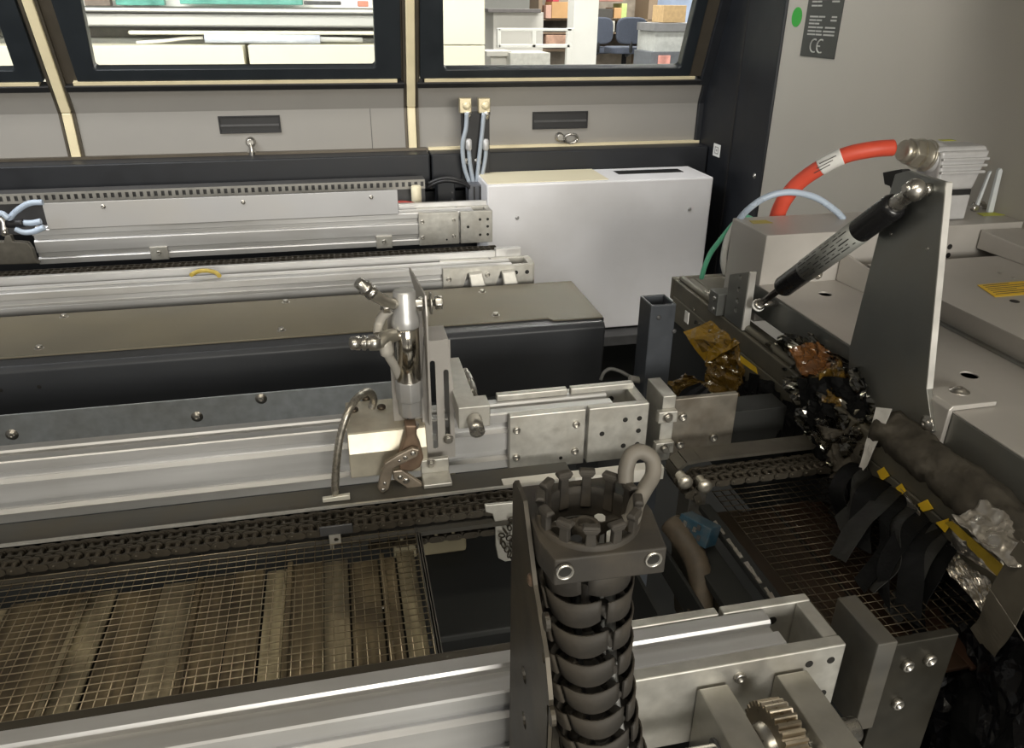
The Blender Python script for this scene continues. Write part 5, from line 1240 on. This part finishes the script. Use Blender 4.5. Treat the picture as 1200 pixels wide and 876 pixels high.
for k, px in enumerate(tubes):
    t = thing('grey_tube', ('long pale tube from the left brass fitting', 'short pale tube beside the left fitting tube', 'long pale tube from the right brass fitting', 'short pale tube beside the right fitting tube')[k], 'tube', at_y(*px[-1], YF-.02), 'pale tubes at the black plate')
    bm = B(); tube(bm, [at_y(*q, YF-.022+.003*k) for q in px], .0058, 10, 6); ob('tube', bm, grt, t)
    if k % 2:
        p = at_y(*px[0], YF-.022+.003*k); bm = B(); lathe(bm, p+Vector((0, 0, .012)), (0, 0, -1), [(0, .005), (.004, .009), (.026, .009), (.030, .006)], 12); ob('ferrule', bm, MATS['pale_grey_cast'], t)
cdz = thing('cable_duct', 'grey ribbed duct box below the pale tubes', 'duct', at_y(557, 244, 2.04))
a, b = at_y(549, 217, 2.04), at_y(571, 246, 2.04)
bm = B(); box(bm, a.x, b.x, 2.04, 2.09, b.z-.02, a.z); o = ob('duct', bm, mat('duct_grey', (.10, .105, .12), .45, 0, .1, 20), cdz, .002)
for f in (.3, .62): bm = B(); x = a.x+(b.x-a.x)*f; box(bm, x-.002, x+.002, 2.037, 2.04, b.z-.02, a.z-.004); ob('rib', bm, black_m, o)
bxk = thing('junction_box', 'black box between rack end and cable duct', 'box', at_y(525, 240, 2.06))
a, b = at_y(512, 214, 2.06), at_y(534, 244, 2.06); bm = B(); box(bm, a.x, b.x, 2.06, 2.11, b.z-.02, a.z); o = ob('box', bm, black_p, bxk, .003)
for px in ((530, 226), (530, 234)): screw(o, at_y(*px, 2.06), (0, -1, 0), .004, 'rivet', dark_g)
for k in range(2):
    bm = B(); tube(bm, [at_y(500, 216+k*4, 2.05), at_y(515, 210+k*3, 2.04), at_y(530, 209+k*3, 2.03), at_y(545, 214+k*2, 2.035), at_y(552, 222, 2.05)], .005, 8, 6); tag(ob('black_cable', bm, tube_k), ('upper', 'lower')[k] + ' black cable bridging rack end and duct', 'cable', 'black cables at the rack end')
bm = B(); p = at_y(488, 230, 1.97); lathe(bm, (p.x, 1.97, p.z-.04), (0, 0, 1), [(0, .013), (.065, .013), (.067, .011)], 16); tag(ob('cream_standoff', bm, MATS['cream_paint']), 'short cream standoff below the rack end', 'standoff')
rc2 = thing('red_cable_bunch', 'bunch of red cables beside the far sheet end', 'cable', at_y(480, 243, 1.93))
for k in range(3):
    bm = B(); tube(bm, [at_y(462, 238+k*2, 1.92), at_y(474, 238+k*2, 1.92), at_y(486, 240+k*2, 1.92), at_y(498, 246+k, 1.92), at_y(506, 254, 1.92)], .0062, 8, 5); ob('red_cable', bm, mat('dark_red%d' % k, (.34, .045, .035), .5), rc2)
# left end of the far rail: dark clamp with blue tubes
bt_ = thing('blue_tube_coil', 'pale blue tubes curling at the left end of the far sheet', 'tube', at_y(20, 265, 1.86))
for k, px in enumerate((((50, 237), (35, 238), (22, 245), (13, 254), (11, 262)), ((48, 259), (38, 261), (28, 261)), ((52, 266), (40, 271), (28, 272), (18, 268)), ((-10, 252), (2, 250), (10, 256)))):
    bm = B(); tube(bm, [at_y(*q, 1.815-.004*k) for q in px], .0062, 8, 6); ob('tube', bm, tube_b, bt_)
bm = B(); tube(bm, [at_y(28, 261, 1.811), at_y(18, 262, 1.812), at_y(8, 262, 1.813)], .009, 8, 3); ob('black_coupling', bm, black_m, bt_)
ec = thing('rail_end_clamp', 'dark grimy clamp at the left end of the far rail', 'clamp', at_y(15, 308, 1.81))
pts = [at_y(*q, 1.812) for q in ((-60, 283), (4, 283), (6, 276), (12, 276), (15, 283), (32, 284), (38, 292), (42, 305), (46, 309), (-60, 312))]
bm = B(); prism(bm, [(p.x, 1.812, p.z) for p in pts], (0, .015, 0)); ob('clamp', bm, mat('grimy_grey', (.13, .12, .10), .55, .3, .25, 40), ec, .002)
bm = B(); tube(bm, [at_y(-20, 258, 1.85), at_y(3, 258, 1.85), at_y(6, 275, 1.82)], .007, 8, 3); ob('pin', bm, bolt_m, ec)
bm = B(); tube(bm, [at_z(*q, 1.067) for q in ((224, 322), (232, 318), (242, 317), (252, 319), (257, 323))], .004, 8, 5); tag(ob('yellow_cable', bm, mat('ochre_cable', (.50, .38, .08), .5)), 'short ochre cable arc lying between the far rails', 'cable')

# ------------------------------------------------------------------ hall seen through the hood windows
cream = mat('cream_machine', (.74, .71, .58), .5, 0, .03, 3)
lgrey = mat('light_grey_machine', (.50, .50, .48), .5, 0, .05, 3)
white_f = mat('white_frame', (.78, .77, .74), .5, 0, .03, 5)
nm = thing('neighbour_machine', 'long cream production machine seen through the middle window', 'machine', (-1, 4.3, 0))
YM = 4.2
def hb(name, x0, x1, y0, y1, Y, dep, m, parent, zlow=None, bev=.004):
    a, b = at_y(x0, y0, Y), at_y(x1, y1, Y); bm = B(); box(bm, a.x, b.x, Y, Y+dep, b.z if zlow is None else zlow, a.z); return ob(name, bm, m, parent, bev)
hb('base_panel', -400, 289, 54, 90, YM, .7, cream, nm, 0.02); hb('base_panel', 290, 462, 53, 90, YM, .7, cream, nm, 0.02)
hb('shelf', -400, 462, 44, 54, YM+.3, .4, lgrey, nm)
hb('crossbar', 150, 462, 36, 41, YM+.12, .06, cream, nm)
bm = B(); a, b = at_y(240, 45, YM+.1), at_y(375, 46, YM+.1); cyl(bm, a, b, .02, 12); ob('transfer_rod', bm, mat('blue_white', (.62, .66, .78), .4), nm)
bm = B(); a, b = at_y(375, 46, YM+.1), at_y(425, 47, YM+.1); cyl(bm, a, b, .012, 10); ob('transfer_rod', bm, lgrey, nm)
hb('hood_panel', -400, 462, 12, 31, YM+.15, .5, lgrey, nm); hb('hood_edge', -400, 462, 9, 12, YM+.12, .5, white_f, nm)
hb('recess_back', -400, 462, 30, 46, YM+.45, .1, mat('pale_recess', (.42, .41, .38), .6), nm)
bm = B(); tube(bm, [at_y(160, 50, YM+.15), at_y(190, 48, YM+.15), at_y(215, 45, YM+.15), at_y(238, 44, YM+.15)], .008, 8, 5); ob('white_hose', bm, white_f, nm)
gp = mat('green_glass', (.10, .30, .25), .3, 0, .4, 8)
hb('green_window', 132, 193, -14, 6.5, YM+.3, .05, gp, nm); hb('green_window', 208, 355, -14, 6, YM+.3, .05, gp, nm); hb('upper_frame', -400, 462, -40, 10, YM+.4, .05, white_f, nm)
hb('dark_screen', 95, 130, -14, 7, YM+.28, .05, mat('brown_screen', (.14, .11, .09), .5), nm); hb('dark_screen', 356, 400, 1, 6, YM+.28, .05, dark_g, nm)
hb('red_box', 419, 432, 1, 8, YM+.28, .05, mat('red_box', (.5, .2, .14), .5), nm)
cbx = thing('cream_cabinet', 'cream cabinet at the left of the right window', 'cabinet', (.6, 4.5, 0))
hb('upper_door', 470, 568.5, -40, 52.5, 4.3, .8, cream, cbx); hb('lower_door', 470, 568.5, 53.5, 100, 4.3, .8, cream, cbx, .02)
# grey desk unit with a white tube frame
gd2 = thing('grey_desk_unit', 'light grey desk unit behind a white tube frame', 'desk', at_y(605, 80, 7.6))
hb('panel', 578, 636, 14, 60, 7.6, .5, mat('putty_panel', (.52, .50, .47), .6, 0, .05, 3), gd2, 0); hb('monitor_top', 572, 634, 10, 15, 7.5, .5, mat('dark_top', (.12, .11, .11), .6), gd2)
wf = thing('white_tube_frame', 'white tube frame trolley in front of the desk unit', 'trolley', at_y(620, 90, 6.6))
for nme, x0, x1, y0, y1 in (('rail', 584, 670, 33, 36.5), ('rail', 584, 668, 52, 56), ('upright', 583, 587, 33, 56), ('upright', 624, 628, 36, 56), ('leg', 665, 670, 33, 110)): hb(nme, x0, x1, y0, y1, 6.6, .05, white_f, wf, 0 if nme == 'leg' else None)
hb('tray', 598, 644, 62, 100, 6.6, .4, mat('grey_tray', (.56, .55, .52), .6), wf, .0); hb('side_tray', 570, 600, 60, 66, 6.7, .3, MATS['putty_panel'], wf); hb('side_leg', 575, 600, 66, 100, 6.75, .02, MATS['putty_panel'], wf, 0)
# shelf with boxes
shf = thing('hall_shelf', 'brown shelf rack behind the white column', 'shelf', at_y(660, 100, 10.5))
wood = mat('brown_shelf', (.22, .16, .11), .6, 0, .1, 5)
for y0, y1 in ((22, 24.5), (38, 40), (57, 60)): hb('shelf_board', 632, 765, y0, y1, 10.5, .5, wood, shf)
hb('rear_sheet', 632, 765, -30, 75, 11.0, .05, mat('dim_back', (.30, .26, .22), .7, 0, .3, 8), shf, .0)
for x0 in (632, 763): hb('upright', x0, x0+2, -30, 75, 10.5, .5, wood, shf, 0)
card = mat('cardboard', (.48, .28, .13), .7, 0, .1, 6); redm = mat('red_bin', (.50, .06, .09), .5); darkb = mat('dark_bin', (.06, .055, .05), .6)
for k, (x0, x1, y0, y1, m_, l) in enumerate(((647, 671, 2, 21.5, card, 'cardboard box left of the white column on the shelf'), (640, 646, 6, 21.5, mat('pinkish', (.50, .30, .24), .6), 'pinkish carton at the left end of the shelf'), (648, 655, -6, 2, redm, 'small red bin on the cardboard box'), (699, 718, 10, 21.5, darkb, 'dark bin right of the white column on the shelf'), (720, 728, 9, 21.5, card, 'narrow cardboard box beside the dark bin'), (704, 720, 24.5, 37.5, mat('paper_stack', (.6, .57, .5), .7), 'pale paper stack on the lower shelf'), (640, 668, 41, 54, mat('brown_goods', (.36, .22, .16), .7, 0, .4, 12), 'brown goods on the lowest shelf behind the frame'), (700, 730, -12, 2, mat('reddish_goods', (.34, .17, .14), .7, 0, .4, 9), 'reddish goods on top of the dark bin'), (729, 734, 4, 21.5, mat('lime_folder', (.45, .55, .2), .6), 'lime folder beside the blue wrap'))):
    o = hb('shelf_box', x0, x1, y0, y1, 10.45, .35, m_, None); tag(o, l, 'box', 'boxes on the hall shelf')
hb('column', 675, 697, -40, 100, 8.6, .25, white_f, None, 0); tag(bpy.data.objects['column'], 'white square column behind the right window', 'column')
# blue wrapped load
bwm = mat('blue_wrap', (.26, .36, .56), .4, 0, .2, 4)
bwp = thing('blue_wrapped_load', 'tall load wrapped in light blue film behind the chairs', 'load', at_y(780, 100, 11.5))
p = at_y(746, 45, 11.5); bm = B(); cyl(bm, (p.x, 11.6, .2), (p.x, 11.6, 2.3), .13, 20); ob('blue_roll', bm, bwm, bwp)
hb('wrapped_stack', 755, 830, -40, 48, 11.5, .6, mat('pale_blue_wrap', (.40, .48, .66), .35, 0, .25, 3), bwp, .0)
# bench with goods
bch = thing('work_bench', 'grey work bench at the right edge of the right window', 'bench', at_y(790, 110, 8.2))
hb('upper_tray', 767, 830, 27, 37, 8.2, .5, mat('dark_grey_tray', (.20, .20, .21), .6, 0, .2, 6), bch); hb('pale_body', 768, 830, 37, 61, 8.25, .5, mat('pale_bench', (.50, .51, .50), .6), bch); hb('dark_drawers', 763, 830, 61, 110, 8.15, .5, mat('dark_drawers', (.13, .14, .16), .6), bch, 0)
o = hb('paper_bag', 778, 803, 6, 26.5, 8.3, .3, mat('kraft', (.55, .38, .20), .7), None); tag(o, 'brown paper bag standing on the work bench', 'bag')
o = hb('red_white_label', 773, 785, 65, 76, 8.10, .04, mat('red_white', (.65, .3, .26), .6, 0, .5, 9), None); tag(o, 'red and white label on the dark drawers', 'label')
# office chairs
navy = mat('navy_fabric', (.055, .065, .095), .8, 0, .15, 60)
def chair(lbl, cxp, Y, s):
    c = at_y(cxp, 80, Y); t = thing('office_chair', lbl, 'chair', (c.x, Y, 0), 'navy office chairs')
    zb_ = at_y(cxp, 52, Y).z; ztp = at_y(cxp, 20, Y).z; w = s/2; seatz = at_y(cxp, 58, Y).z
    out = []
    for i in range(28):
        a = 2*PI*i/28; e = .55; out.append((c.x+w*math.copysign(abs(math.cos(a))**e, math.cos(a)), (zb_+ztp)/2+(ztp-zb_)/2*math.copysign(abs(math.sin(a))**e, math.sin(a))))
    bm = B(); prism(bm, [(x, Y, z) for x, z in out], (0, .06, 0)); ob('backrest', bm, navy, t, .015)
    out2 = []
    for i in range(28):
        a = 2*PI*i/28; e = .6; out2.append((c.x+w*1.12*math.copysign(abs(math.cos(a))**e, math.cos(a)), Y+.25+.24*math.copysign(abs(math.sin(a))**e, math.sin(a)), seatz-.05))
    bm = B(); prism(bm, out2, (0, 0, .07)); ob('seat', bm, navy, t, .015)
    bm = B(); tube(bm, [(c.x, Y+.03, zb_+.1), (c.x, Y+.02, seatz-.02), (c.x, Y+.14, seatz-.07)], .022, 8, 4); ob('back_support', bm, black_m, t)
    bm = B(); cyl(bm, (c.x, Y+.22, .12), (c.x, Y+.22, seatz-.05), .03, 12); ob('gas_post', bm, black_m, t)
    for k in range(5):
        a = 2*PI*k/5+.3; e = Vector((c.x+.30*math.cos(a), Y+.22+.30*math.sin(a), .08)); bm = B(); tube(bm, [(c.x, Y+.22, .13), e], .02, 6, 2); g = ob('base_arm', bm, black_m, t); bm = B(); cyl(bm, e+Vector((0, -.02, -.045)), e+Vector((0, .02, -.045)), .035, 12); ob('castor', bm, black_m, g)
chair('navy office chair in full view behind the right window', 738, 9.2, .37)
chair('navy office chair half hidden by the white column', 700, 10.0, .38)
